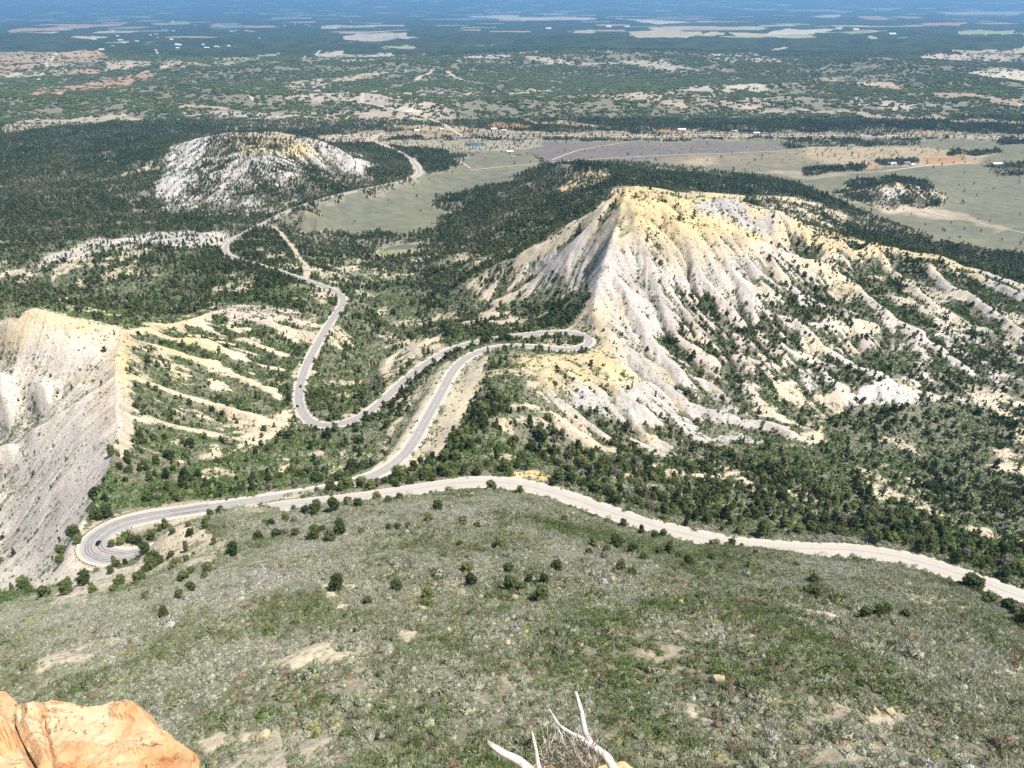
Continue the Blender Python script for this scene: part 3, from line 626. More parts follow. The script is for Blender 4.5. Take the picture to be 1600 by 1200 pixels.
for p, tt in (([(470,95),(490,82),(530,80),(580,84),(615,80),(620,90),(560,95),(500,97)], .3), ([(520,60),(560,50),(620,50),(650,58),(600,64),(560,60)], .35), ([(440,140),(490,125),(530,130),(500,142)], .4),
              ([(320,178),(380,175),(420,180),(380,192),(330,190)], .4), ([(700,90),(790,84),(800,92),(720,98)], .35), ([(1100,85),(1180,82),(1250,92),(1180,98),(1110,92)], .45), ([(500,38),(530,36),(540,42),(505,45)], .3),
              ([(1320,155),(1360,152),(1430,160),(1420,172),(1340,166)], .45), ([(1100,125),(1200,130),(1200,150),(1060,140)], .6)):
    paint(p, tt, .2, (.46,.42,.38), .003)
paint([(300,212),(560,208),(620,218),(520,224),(330,214)], .1, .2, (0.48,0.40,0.30), .003)
slf = np.hypot(*slope_of(Z[NNEAR - 2:], X[NNEAR - 2:], Y[NNEAR - 2:])); st_ = .5 * sstep(.18, .32, slf) * (Y[NNEAR - 2:] < 15000)
T[NNEAR - 2:] *= 1 - .65 * st_; S[NNEAR - 2:] = S[NNEAR - 2:] * (1 - st_[..., None]) + np.array((.52, .47, .41)) * st_[..., None]
TRK = [([(430,357),(443,370),(455,385),(466,400),(474,410),(481,420),(480,432),(478,438)], 5), ([(735,266),(770,262),(820,258),(850,254)], 6), ([(645,279),(656,271),(652,260),(642,248),(628,239),(610,231),(592,224),(578,219),(585,215),(598,208)], 14),
       ([(565,160),(566,152),(580,145),(605,138),(630,132),(655,121),(675,109)], 11), ([(565,160),(590,165),(625,174),(665,182),(690,192),(705,203),(722,212)], 9), ([(700,112),(708,118),(725,125),(745,130),(790,132)], 11)]
for px, wd in TRK:
    D_, _, _ = carve(resample(hit([p[0] for p in px], [p[1] for p in px]), 4), wd, wd * 1.5); m_ = sstep(wd * .8, wd * 1.5, D_); T *= m_; Bc *= m_
hz_ = np.clip((-185 - X) / 20, 0, 1) * (Y < 410); T *= sstep(0, 3.5, D_road - 5.5 - 6.5 * hz_); Bc *= sstep(0, 4, D_road - 4.5 - 5.5 * hz_)
sh = (1 - sstep(7.5, 13, D_road + 3 * fbm(X, Y, 25, 3, 5))) * (D_road < 40)
fine_ = vnoise(X / 30, Y / 30, 33)
S[:] = S * (1 - .9 * sh[..., None]) + np.array((0.50, 0.44, 0.35)) * .9 * sh[..., None]
print('masks', time.time() - T0)
# ------------------------------------------------------------------ object helpers
root_col = sc.collection
def mesh_from(name, v, f, smooth=False):
    me = bpy.data.meshes.new(name); me.from_pydata([tuple(a) for a in v], [], [tuple(a) for a in f]); me.update()
    if smooth: me.polygons.foreach_set('use_smooth', [True] * len(me.polygons))
    return me
def obj(name, me, mat=None, parent=None, label=None, cat=None, group=None, kind=None, link=True):
    o = bpy.data.objects.new(name, me)
    if link: root_col.objects.link(o)
    if mat is not None and not me.materials: me.materials.append(mat)
    if parent: o.parent = parent
    tag(o, label, cat, group, kind); return o
def tag(o, label=None, cat=None, group=None, kind=None):
    if label: o['label'] = label
    if cat: o['category'] = cat
    if group: o['group'] = group
    if kind: o['kind'] = kind
def empty(name, loc, rz=0.0, label=None, cat=None, group=None):
    o = bpy.data.objects.new(name, None); root_col.objects.link(o); o.location = loc; o.rotation_euler = (0, 0, rz); o.empty_display_size = .5
    tag(o, label, cat, group); return o
class NB:
    """tiny node builder"""
    def __init__(s, name):
        s.m = bpy.data.materials.new(name); s.m.use_nodes = True; s.t = s.m.node_tree; s.p = s.t.nodes['Principled BSDF']
        s.p.inputs['Specular IOR Level'].default_value = 0.15; s.p.inputs['Roughness'].default_value = 0.9
    def n(s, typ, **kw):
        x = s.t.nodes.new(typ)
        for k, v in kw.items():
            if k.startswith('i_'):
                key = k[2:]; key = int(key) if key.isdigit() else key.replace('_', ' ')
                x.inputs[key].default_value = v
            else: setattr(x, k, v)
        return x
    def l(s, a, b): s.t.links.new(a, b)
    def coords(s): return s.n('ShaderNodeTexCoord').outputs['Object']
    def noise(s, scale, detail=3, vec=None, rough=.55):
        x = s.n('ShaderNodeTexNoise'); x.inputs['Scale'].default_value = scale; x.inputs['Detail'].default_value = detail; x.inputs['Roughness'].default_value = rough
        if vec is not None: s.l(vec, x.inputs['Vector'])
        return x.outputs['Fac']
    def ramp(s, fac, stops):
        x = s.n('ShaderNodeValToRGB'); e = x.color_ramp.elements
        while len(e) < len(stops): e.new(0.5)
        for k, (p, c) in enumerate(stops): e[k].position = p; e[k].color = (*c, 1) if len(c) == 3 else c
        s.l(fac, x.inputs[0]); return x.outputs['Color']
    def mix(s, f, a, b, mode='MIX'):
        x = s.n('ShaderNodeMix'); x.data_type = 'RGBA'; x.blend_type = mode; x.clamp_factor = True
        for sock, val in ((x.inputs[0], f), (x.inputs[6], a), (x.inputs[7], b)):
            if hasattr(val, 'links') or hasattr(val, 'is_output'): s.l(val, sock)
            elif isinstance(val, (int, float)): sock.default_value = val
            else: sock.default_value = (*val, 1)
        return x.outputs[2]
    def math(s, op, a, b=None, clamp=False):
        x = s.n('ShaderNodeMath'); x.operation = op; x.use_clamp = clamp
        for sock, val in ((x.inputs[0], a), (x.inputs[1], b)):
            if val is None: continue
            if hasattr(val, 'is_output'): s.l(val, sock)
            else: sock.default_value = val
        return x.outputs[0]
    def attr(s, name, typ='GEOMETRY'):
        x = s.n('ShaderNodeAttribute'); x.attribute_name = name; x.attribute_type = typ; return x
    def bump(s, h, strength=.5, dist=1.0):
        x = s.n('ShaderNodeBump'); x.inputs['Strength'].default_value = strength; x.inputs['Distance'].default_value = dist
        s.l(h, x.inputs['Height']); s.l(x.outputs[0], s.p.inputs['Normal'])
    def col(s, c):
        if hasattr(c, 'is_output'): s.l(c, s.p.inputs['Base Color'])
        else: s.p.inputs['Base Color'].default_value = (*c, 1)
        return s.m

# ------------------------------------------------------------------ the ground sheet
CURVE = 1 / 12.74e6
Zs = Z - Y ** 2 * CURVE
# fine relief
fine = (vnoise(X / 2.3, Y / 2.3, 81) - .5) * 0.35 * (D_road > 9) * (Y < 1200)
Zs = Zs + fine; Z = Z + fine
co = np.stack([X.ravel(), Y.ravel(), Zs.ravel()], 1).astype(np.float32)
me = bpy.data.meshes.new('terrain'); ii = np.arange(NR * NC).reshape(NR, NC)
fq = np.stack([ii[:-1, :-1], ii[:-1, 1:], ii[1:, 1:], ii[1:, :-1]], -1).reshape(-1, 4)
me.vertices.add(len(co)); me.vertices.foreach_set('co', co.ravel())
me.loops.add(fq.size); me.loops.foreach_set('vertex_index', fq.ravel().astype(np.int32))
me.polygons.add(len(fq)); me.polygons.foreach_set('loop_start', (np.arange(len(fq)) * 4).astype(np.int32))
me.polygons.foreach_set('use_smooth', np.ones(len(fq), bool)); me.update()
def vattr(name, data, typ='FLOAT_COLOR'):
    a = me.attributes.new(name, typ, 'POINT')
    a.data.foreach_set('color' if typ == 'FLOAT_COLOR' else 'value', np.ascontiguousarray(data, np.float32).ravel())
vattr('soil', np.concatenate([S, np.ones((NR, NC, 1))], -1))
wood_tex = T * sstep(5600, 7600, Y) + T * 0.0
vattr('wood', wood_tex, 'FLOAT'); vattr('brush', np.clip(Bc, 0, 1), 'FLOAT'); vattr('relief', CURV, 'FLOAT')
vattr('tree', T * (1 - sstep(5600, 7600, Y)), 'FLOAT')
g_ = NB('hillside_soil'); P_ = g_.coords()
soil = g_.attr('soil').outputs['Color']
n1 = g_.noise(0.035, 5, P_); n2 = g_.noise(0.6, 4, P_); n3 = g_.noise(0.004, 4, P_)
c = g_.mix(1.0, soil, g_.ramp(n1, [(0.3, (.80, .80, .82)), (.7, (1.14, 1.12, 1.08))]), 'MULTIPLY')
c = g_.mix(1.0, c, g_.ramp(n2, [(0.33, (.78, .76, .74)), (.62, (1.10, 1.10, 1.10))]), 'MULTIPLY')
c = g_.mix(1.0, c, g_.ramp(n3, [(0.3, (.86, .88, .90)), (.7, (1.12, 1.08, 1.02))]), 'MULTIPLY')
# ground litter and low growth between shrubs
low = g_.ramp(g_.noise(1.1, 6, P_, .75), [(.35, (.125, .12, .085)), (.5, (.20, .19, .14)), (.68, (.33, .30, .225))])
br = g_.attr('brush').outputs['Fac']; tr = g_.attr('tree').outputs['Fac']
cov = g_.math('ADD', g_.math('MULTIPLY', br, .75), g_.math('MULTIPLY', tr, .35))
thr = g_.noise(0.16, 5, P_, .65)
f_ = g_.math('MULTIPLY', g_.math('SUBTRACT', g_.math('ADD', cov, thr), 0.80), 4.0, True)
c = g_.mix(f_, c, low)
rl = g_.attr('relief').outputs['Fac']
c = g_.mix(1.0, c, g_.ramp(g_.math('ADD', g_.math('MULTIPLY', rl, .16), .5), [(.2, (.80, .77, .74)), (.5, (1, 1, 1)), (.8, (1.10, 1.10, 1.10))]), 'MULTIPLY')  # flute shading put into the soil colour: rill hollows darker, ribs lighter
# tiny plants and stones on the bare marl
vo = g_.n('ShaderNodeTexVoronoi', feature='F1'); vo.inputs['Scale'].default_value = 0.42; vo.inputs['Randomness'].default_value = 1.0; g_.l(P_, vo.inputs['Vector'])
sp = g_.math('MULTIPLY', g_.math('SUBTRACT', g_.math('ADD', 0.20, g_.math('MULTIPLY', g_.noise(0.05, 2, P_), .18)), vo.outputs['Distance']), 9.0, True)
c = g_.mix(g_.math('MULTIPLY', sp, .55), c, (.20, .18, .13))
# woods too far away for single trees
wd = g_.attr('wood').outputs['Fac']
tn = g_.noise(0.012, 6, P_, .72)
wf = g_.math('MULTIPLY', g_.math('SUBTRACT', g_.math('ADD', wd, tn), 0.88), 6.0, True)
c = g_.mix(wf, c, g_.ramp(g_.noise(0.006, 4, P_), [(.3, (.030, .048, .028)), (.7, (.07, .09, .05))]))
g_.bump(g_.math('ADD', g_.math('MULTIPLY', n2, .6), g_.math('MULTIPLY', thr, 1.2)), .55, 1.0)
g_.p.inputs['Specular IOR Level'].default_value = 0.0; g_.p.inputs['Roughness'].default_value = 1.0
MAT_GROUND = g_.col(c)
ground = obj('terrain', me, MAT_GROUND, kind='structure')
def gz(x, y):
    return sample(Zs, np.atleast_1d(np.asarray(x, float)), np.atleast_1d(np.asarray(y, float)))
print('ground', time.time() - T0)

# ------------------------------------------------------------------ foliage prototypes
def rnd_unit(r, n):
    v = r.normal(size=(n, 3)); return v / np.linalg.norm(v, axis=1)[:, None]
def leaf_cards(r, centers, normals, size, jitter=.7):
    n = len(centers); nn = normals + jitter * rnd_unit(r, n); nn /= np.linalg.norm(nn, axis=1)[:, None]
    t = np.cross(nn, rnd_unit(r, n)); t /= np.linalg.norm(t, axis=1)[:, None] + 1e-9; b = np.cross(nn, t)
    s = size * r.uniform(.6, 1.3, (n, 1)); e = r.uniform(.5, 1.0, (n, 1))
    p0 = centers + t * s; p1 = centers - t * s * .6 + b * s * e; p2 = centers - t * s * .5 - b * s * e * .8
    v = np.stack([p0, p1, p2], 1).reshape(-1, 3); f = np.arange(3 * n).reshape(-1, 3); return v, f
def ico(sub):
    import bmesh
    bm = bmesh.new(); bmesh.ops.create_icosphere(bm, subdivisions=sub, radius=1.0)
    v = np.array([x.co[:] for x in bm.verts]); f = np.array([[y.index for y in x.verts] for x in bm.faces]); bm.free(); return v, f
ICO1, ICO2 = ico(1), ico(2)
def join(parts):
    V, F, k = [], [], 0
    for v, f in parts: V.append(v); F.append(np.asarray(f) + k); k += len(v)
    return np.concatenate(V), np.concatenate(F)
def crown_mesh(name, seed, lod, conic=0.0):
    """crown about 1 unit across, standing on z=0..~1.1"""
    r = np.random.default_rng(seed); parts = []
    nb = (16, 9, 5)[lod]; nl = (95, 26, 9)[lod]; ls = (.050, .085, .15)[lod]
    base, bf = ICO1
    for k in range(nb):
        h = (k + .5) / nb; ang = k * 2.4 + r.uniform(-.5, .5)
        rad = (.30 * (1 - conic * h)) * math.sqrt(max(.08, 1 - (1.6 * h - .75) ** 2)) * r.uniform(.55, 1.15)
        cpos = np.array([math.cos(ang) * rad, math.sin(ang) * rad, .20 + h * (.68 + .4 * conic)])
        br_ = r.uniform(.15, .23) * (1 - .45 * conic * h)
        core = base * br_ * .82 * r.uniform(.75, 1.15, (len(base), 1)); core[:, 2] *= .85
        parts.append((core + cpos, bf))
        d = rnd_unit(r, nl); d[:, 2] = np.abs(d[:, 2]) * .8 + d[:, 2] * .2
        cen = cpos + d * br_ * r.uniform(.82, 1.22, (nl, 1)) * np.array([1, 1, .9])
        parts.append(leaf_cards(r, cen, d, ls))
    v, f = join(parts); return mesh_from(name, v, f)
def shrub_mesh(name, seed, nl, size, tall=.75, spiky=.6, core=.6):
    r = np.random.default_rng(seed); parts = []
    d = rnd_unit(r, nl); d[:, 2] = np.abs(d[:, 2])
    rad = r.uniform(.65, 1.1, (nl, 1)) * (1 + .25 * np.sin(3 * np.arctan2(d[:, 1], d[:, 0]) + seed))[:, None] * .5
    cen = d * rad * np.array([1, 1, tall * 1.3]) + np.array([0, 0, .05])
    up = d * np.array([1, 1, .6]) + np.array([0, 0, spiky]); up /= np.linalg.norm(up, axis=1)[:, None]
    t = np.cross(up, rnd_unit(r, nl)); t /= np.linalg.norm(t, axis=1)[:, None] + 1e-9
    s = size * r.uniform(.7, 1.5, (nl, 1)); wd_ = s * (.26 + .3 * (1 - spiky))
    v = np.stack([cen - t * wd_, cen + t * wd_, cen + up * s * 1.9], 1).reshape(-1, 3); parts.append((v, np.arange(3 * nl).reshape(-1, 3)))
    bv, bf = ICO1; parts.append((bv * np.array([.42, .42, .42 * tall * 1.2]) * core / .6 * r.uniform(.8, 1.15, (len(bv), 1)) + np.array([0, 0, .1]), bf))
    v, f = join(parts); return mesh_from(name, v, f)
def foliage_mat(name, stops, var=.35):
    b = NB(name); t1 = b.attr('tint', 'INSTANCER').outputs['Fac']; t2 = b.n('ShaderNodeObjectInfo').outputs['Random']
    t = b.math('ADD', t1, b.math('MULTIPLY', b.math('LESS_THAN', t1, 1e-6), t2))
    base = b.ramp(t, stops); nz = b.noise(3.5, 2, b.coords())
    c = b.mix(1.0, base, b.ramp(nz, [(.3, (1 - var,) * 3), (.7, (1 + var,) * 3)]), 'MULTIPLY')
    b.p.inputs['Roughness'].default_value = .8; b.p.inputs['Specular IOR Level'].default_value = .1
    return b.col(c)
MAT_TREE = foliage_mat('evergreen_needles', [(0, (.046, .066, .025)), (.35, (.080, .108, .039)), (.7, (.122, .152, .054)), (.96, (.195, .215, .078)), (.985, (.24, .21, .18))])
MAT_SHRUB = foliage_mat('brush_leaves', [(0, (0.088, 0.133, 0.043)), (0.16, (0.141, 0.207, 0.067)), (0.3, (0.198, 0.219, 0.113)), (0.46, (0.305, 0.328, 0.215)), (0.6, (0.407, 0.42, 0.306)), (0.74, (0.428, 0.427, 0.341)), (0.86, (0.467, 0.457, 0.404)), (0.93, (0.298, 0.226, 0.158)), (1, (0.398, 0.392, 0.183))], .3)
b = NB('bark'); MAT_BARK = b.col(b.ramp(b.noise(6, 4, b.coords()), [(.3, (.07, .055, .042)), (.7, (.17, .145, .12))]))
crowns = [[crown_mesh('crown', 11 + 7 * k + lod, lod, (0, .25, .75)[k]) for k in range(3)] for lod in range(3)]
# clump: several small trees in one mesh, for the far woods
def clump_mesh(seed):
    r = np.random.default_rng(seed); parts = []
    bv, bf = ICO1
    for k in range(8):
        a = r.uniform(0, 2 * pi); d = 11 * math.sqrt(r.uniform(0, 1)); s = r.uniform(2.2, 3.8)
        parts.append((bv * np.array([s, s, s * 1.15]) * r.uniform(.7, 1.2, (len(bv), 1)) + np.array([math.cos(a) * d, math.sin(a) * d, s * .8]), bf))
    v, f = join(parts); return mesh_from('tree_clump', v, f)
clumps = [clump_mesh(s) for s in (5, 6)]
shrubs = [shrub_mesh('shrub', 3, 170, .095, .8, 1.0, .5), shrub_mesh('shrub', 4, 150, .08, .65, .5, .6), shrub_mesh('shrub', 5, 150, .12, .95, 1.5, .4)]
shrub_lo = [shrub_mesh('shrub', 8, 22, .16, .6, .5, .62), shrub_mesh('shrub', 9, 16, .18, .7, .4, .66)]
for m_ in sum(crowns, []) + clumps: m_.materials.append(MAT_TREE)
for m_ in shrubs + shrub_lo: m_.materials.append(MAT_SHRUB)

def scatter(name, x, y, z, scale, rot, tint, var, protos, label=None, tilt=None, zs=None):
    """ONE object whose geometry nodes stand a prototype mesh on each of its points"""
    n = len(x); me = bpy.data.meshes.new(name); me.vertices.add(n)
    me.vertices.foreach_set('co', np.stack([x, y, z], 1).astype(np.float32).ravel())
    def at(nm, d, typ='FLOAT'):
        a = me.attributes.new(nm, typ, 'POINT'); a.data.foreach_set('value' if typ != 'FLOAT_VECTOR' else 'vector', np.ascontiguousarray(d, np.float32 if typ != 'INT' else np.int32).ravel())
    zs = np.ones(n) if zs is None else zs
    ax_ = rng.uniform(.82, 1.22, n); at('scl', np.stack([scale * ax_, scale / ax_, scale * zs], 1), 'FLOAT_VECTOR')
    at('rot', np.stack([np.zeros(n), np.zeros(n), rot], 1), 'FLOAT_VECTOR'); at('tint', np.clip(tint, .002, 1)); at('var', var, 'INT')
    o = obj(name, me, None, kind='stuff')
    if label: o['label'] = label
    ng = bpy.data.node_groups.new(name, 'GeometryNodeTree')
    ng.interface.new_socket('Geometry', in_out='INPUT', socket_type='NodeSocketGeometry'); ng.interface.new_socket('Geometry', in_out='OUTPUT', socket_type='NodeSocketGeometry')
    N = ng.nodes; L = ng.links; gi = N.new('NodeGroupInput'); go = N.new('NodeGroupOutput'); jn = N.new('GeometryNodeJoinGeometry')
    def na(nm, dt):
        k = N.new('GeometryNodeInputNamedAttribute'); k.data_type = dt; k.inputs['Name'].default_value = nm; return k.outputs['Attribute']
    for k, pm in enumerate(protos):
        po = bpy.data.objects.new(pm.name, pm)
        oi = N.new('GeometryNodeObjectInfo'); oi.inputs['Object'].default_value = po; oi.inputs['As Instance'].default_value = True
        ip = N.new('GeometryNodeInstanceOnPoints'); cmp_ = N.new('FunctionNodeCompare'); cmp_.data_type = 'INT'; cmp_.operation = 'EQUAL'
        L.new(na('var', 'INT'), cmp_.inputs[2]); cmp_.inputs[3].default_value = k
        L.new(gi.outputs[0], ip.inputs['Points']); L.new(oi.outputs['Geometry'], ip.inputs['Instance']); L.new(cmp_.outputs[0], ip.inputs['Selection'])
        e2r = N.new('FunctionNodeEulerToRotation'); L.new(na('rot', 'FLOAT_VECTOR'), e2r.inputs[0]); L.new(e2r.outputs[0], ip.inputs['Rotation'])
        L.new(na('scl', 'FLOAT_VECTOR'), ip.inputs['Scale']); L.new(ip.outputs[0], jn.inputs[0])
    L.new(jn.outputs[0], go.inputs[0])
    md = o.modifiers.new('scatter', 'NODES'); md.node_group = ng
    return o
def spread(dens, r0, r1):
    """random plants; dens per square metre on grid rows r0..r1"""
    ar = np.gradient(ys)[r0:r1, None] * (2 * half_width(ys[r0:r1]) * ys[r0:r1] / NC)[:, None]
    n_ = rng.poisson(np.maximum(dens[r0:r1], 0) * ar); rr, cc = np.nonzero(n_); k = n_[rr, cc]; rr = np.repeat(rr, k); cc = np.repeat(cc, k)
    fr = rr + r0 + rng.uniform(-.5, .5, len(rr)); fc = cc + rng.uniform(-.5, .5, len(cc))
    y = np.exp(np.interp(fr, np.arange(NR), bs)); x = (fc / (NC - 1) * 2 - 1) * half_width(y) * y
    return x, y
def row(y): return int(np.searchsorted(bs, math.log(y)))
# --- trees
crownA = 4.4 ** 2 * .6
tn_ = 0.75 + 0.7 * fbm(X[:row(3300)], Y[:row(3300)], 26, 3, 55)
Td = np.zeros((NR, NC)); Td[:row(3300)] = -np.log(1 - np.clip(T[:row(3300)] * tn_, 0, .93)) / crownA * (.50 + .35 * sstep(900, 2200, Y[:row(3300)]))
Td[:row(330)] *= (Z[:row(330)] < 225)
xt, yt = spread(Td, 0, row(3300))
dt = np.clip(rng.lognormal(math.log(4.2), .36, len(xt)), 1.6, 8.5); 
print("trees", len(xt), time.time() - T0)
# hand-placed trees: picture point at the crown centre, crown width in picture px, look (0 round, 1 fuller, 2 conic), cluster
HT = {
 'row': ('in the row hugging the upper road', [(459,793,8,0),(477,797,14,0),(494,795,22,1),(522,790,22,1),(541,787,12,2),(560,786,17,0),(590,777,16,0),(607,781,14,1),(625,776,14,0)]),
 'slopeleft': ('in the scattered group left of slope centre', [(405,840,16,0),(425,818,13,0),(414,816,10,0),(447,809,14,1),(460,813,11,0),(432,836,16,0),(447,832,16,1),(463,833,17,0),(492,836,22,1),(503,828,12,0),(517,838,20,0),(532,826,25,1)]),
 'mid': ('in the loose line under the road bend', [(566,829,12,0),(607,823,12,1),(621,823,10,0),(637,822,10,0),(684,791,18,0),(670,812,18,1),(722,815,18,0),(746,822,13,0)]),
 'deep': ('in the dark group at mid slope', [(718,850,11,0),(781,850,22,1),(730,886,20,0),(736,908,22,1),(762,934,14,0),(795,888,20,0),(797,912,26,1),(815,918,18,0),(846,928,24,0),(850,905,18,1),(827,903,12,0)]),
 'low': ('beside bare soil low on the slope', [(527,911,27,1),(621,915,20,0),(669,930,20,0),(575,938,16,0),(664,940,12,0)]),
 'right': ('below the right half of upper road', [(882,812,13,0),(927,850,17,2),(920,864,14,0),(962,850,24,1),(948,860,16,0),(944,870,14,0),(974,817,13,0),(989,860,20,0),(1005,872,19,1),(1022,836,14,0),(1036,832,12,0),(1030,862,14,0),(1045,858,18,2),(1060,868,12,0),(1077,878,22,1),(1068,884,14,0),(1125,888,14,0),(1110,872,14,0),(1172,886,18,0),(870,886,18,0),(970,884,20,1),(987,893,16,0),(1055,893,14,0),(1135,862,9,0),(1180,864,10,0),(1242,885,12,0)]),
 'rightlow': ('low on the brush slope far right', [(1272,905,17,0),(1275,925,15,0),(1350,958,18,0),(1372,957,20,1),(1385,952,16,0),(1412,960,14,0),(1390,1010,16,0)]),
 'roadright': ('beside the upper road at right edge', [(1516,909,26,0),(1529,911,16,1),(1543,938,22,0),(1572,948,22,0),(1585,960,20,1),(1598,968,22,0)]),
 'bend': ('around the left hairpin bend', [(117,832,19,0),(122,843,14,0),(156,804,17,1),(168,801,18,0),(147,805,12,0),(176,850,10,0),(190,846,12,0),(205,844,13,0),(218,845,12,0),(237,838,12,0),(270,830,10,0),(297,832,12,0),(295,818,10,0),(227,858,18,1),(97,862,16,1),(95,875,13,0)]),
 'crest': ('on the pale bank below the hairpin', [(237,882,22,1),(248,876,16,0),(228,892,12,0),(277,881,18,0),(268,866,10,0),(325,890,18,0),(365,862,20,1),(174,892,11,0),(292,873,10,0),(300,893,14,0)]),
 'lowleft': ('on the slope at lower left', [(41,916,18,0),(48,924,12,0),(72,929,20,1),(105,921,20,0),(147,922,13,0),(179,921,13,0),(189,910,20,1),(220,903,20,0),(229,932,15,0),(250,924,13,0),(257,958,18,1),(262,946,10,0),(280,930,14,0),(288,903,18,0),(299,918,16,1),(322,902,14,0)]),
}
ORD = ['first','second','third','fourth','fifth','sixth','seventh','eighth','ninth','tenth','eleventh','twelfth','thirteenth','fourteenth','fifteenth','sixteenth','seventeenth','eighteenth','nineteenth','twentieth',
       'twenty-first','twenty-second','twenty-third','twenty-fourth','twenty-fifth','twenty-sixth','twenty-seventh','twenty-eighth','twenty-ninth','thirtieth','last']
def trunk_mesh(seed):
    r = np.random.default_rng(seed); V = []; F = []
    def tube(p0, p1, r0, r1, n=6):
        k = len(V); d = np.array(p1) - p0; d = d / np.linalg.norm(d); u_ = np.cross(d, [0.3, 1, .2]); u_ /= np.linalg.norm(u_); w_ = np.cross(d, u_)
        for p, q in ((p0, r0), (p1, r1)):
            for j in range(n): V.append(np.array(p) + q * (math.cos(2 * pi * j / n) * u_ + math.sin(2 * pi * j / n) * w_))
        for j in range(n): F.append((k + j, k + (j + 1) % n, k + n + (j + 1) % n, k + n + j))
    top = np.array([.03, -.02, .38]); tube(np.array([0, 0, -.12]), top, .055, .036)
    for k in range(5):
        a = k * 1.3 + r.uniform(-.3, .3); e = top + np.array([math.cos(a) * .22, math.sin(a) * .22, r.uniform(.12, .38)]); tube(top, e, .028, .010, 5)
    m_ = bpy.data.meshes.new('trunk'); m_.from_pydata([tuple(v) for v in V], [], F); m_.materials.append(MAT_BARK); return m_
trunks = [trunk_mesh(s) for s in (1, 2)]
n_tree = 0
def add_tree(x, y, d, look, rot, label, group):
    global n_tree
    z = float(gz(x, y)[0])
    t = empty('pinyon_tree', (x, y, z - .1), rot, label, 'tree', group)
    k = d * rng.uniform(.95, 1.05); t.scale = (k, k, k * rng.uniform(.85, 1.1))
    o = bpy.data.objects.new('crown', crowns[0][look]); root_col.objects.link(o); o.parent = t
    o = bpy.data.objects.new('trunk', trunks[n_tree % 2]); root_col.objects.link(o); o.parent = t
    n_tree += 1
hand = []
LOOKW = ['rounded', 'broad bushy', 'narrow pointed']
for key, (where, lst) in HT.items():
    arr = np.array(lst, float); h = hit(arr[:, 0], arr[:, 1] + arr[:, 2] * .35)
    order = np.argsort(arr[:, 0]); rank = {int(k): j for j, k in enumerate(order)}
    for k, (u, v, wpx, look) in enumerate(lst):
        x, y, z = h[k]; d = wpx / FPX * math.sqrt(x * x + y * y + (ZC - z) ** 2)
        add_tree(x, y, d, look, rng.uniform(0, 6.28), '%s pinyon tree, %s from left %s' % (LOOKW[look], ORD[rank[k]], where), 'pinyon trees ' + where)
        hand.append((x, y, d))
hand = np.array(hand)
# keep random trees clear of the placed ones
zt_ = gz(xt, yt); dist3 = np.sqrt(xt ** 2 + yt ** 2 + (ZC - zt_) ** 2)
pu, pv = project(xt, yt, zt_ + .5 * dt); infr = (pu > 5) & (pu < 1595) & (pv > 5) & (pv < 1195)
def visible(x, y, z):
    ok = np.ones(len(x), bool)
    for k in range(0, len(x), 4000):
        f = np.linspace(.03, .985, 150)[None]; xs_ = x[k:k + 4000, None] * f; ys2 = y[k:k + 4000, None] * f; zz = ZC + (z[k:k + 4000, None] - ZC) * f
        m = ys2 > 40; tz = sample(Zs, xs_, np.maximum(ys2, 40)); ok[k:k + 4000] = ~np.any((tz > zz + .3) & m, 1)
    return ok
size_px = dt / dist3 * FPX * infr
cand = np.argsort(-size_px)[:2500]; vis = visible(xt[cand], yt[cand], zt_[cand] + dt[cand] * .6); cand = cand[vis][:300 - len(hand)]
ZONES = [('woods behind the road end', lambda u, v: (u > 1200) & (v > 700)), ('hollow behind the bend', lambda u, v: (u > 850) & (v > 650)),
         ('bank between both roads', lambda u, v: (u > 640) & (v > 540)), ('slope above the hairpin road', lambda u, v: (u < 640) & (v > 640)),
         ('ribbed slope by left crest', lambda u, v: (u < 470)), ('valley inside the looping road', lambda u, v: (u >= 0))]
zn_of = np.array([next(i for i, (nm, fn) in enumerate(ZONES) if fn(pu[k], pv[k])) for k in cand])
for i in range(len(ZONES)):
    ks = cand[zn_of == i]
    if not len(ks): continue
    qu = np.quantile(pu[ks], [.2, .4, .6, .8]); qv = np.quantile(pv[ks], [.33, .67]); qs = np.quantile(dt[ks], [.33, .67])
    made = {}
    for k in ks:
        look = int(rng.choice([0, 0, 1, 1, 2])); a_ = int(np.searchsorted(qu, pu[k])); b2 = int(np.searchsorted(qv, pv[k])); c2 = int(np.searchsorted(qs, dt[k]))
        made.setdefault((c2, look, b2, a_), []).append(k)
    for (c2, look, b2, a_), kk in made.items():
        kk.sort(key=lambda q: pu[q])
        for j, k in enumerate(kk):
            pre = '' if len(kk) == 1 else ORD[j] + ' from left, '
            lab = '%s %s pinyon tree, %s%s %s of %s' % (['small', 'medium', 'large'][c2], ['rounded', 'bushy', 'pointed'][look], pre, ['far', 'middle', 'near'][b2], ['left', 'centre-left', 'centre', 'centre-right', 'right'][a_], ZONES[i][0])
            add_tree(xt[k], yt[k], dt[k], look, rng.uniform(0, 6.28), lab, 'pinyon trees in the ' + ZONES[i][0])
keep = np.ones(len(xt), bool); keep[cand] = False
keep &= ~((yt < 420) & (zt_ > 215) & (T[np.clip(np.searchsorted(bs, np.log(yt)), 0, NR - 1), 0] < -1))
for k, (hx, hy, hd) in enumerate(hand): keep &= ~((np.abs(xt - hx) < hd * .7) & (np.abs(yt - hy) < hd * .7))
xt, yt, dt, zt_, dist3 = xt[keep], yt[keep], dt[keep], zt_[keep], dist3[keep]
kind = rng.choice([0, 1, 1, 2, 2], len(xt)); lod = np.where(dist3 < 620, 0, np.where(dist3 < 1500, 1, 2))
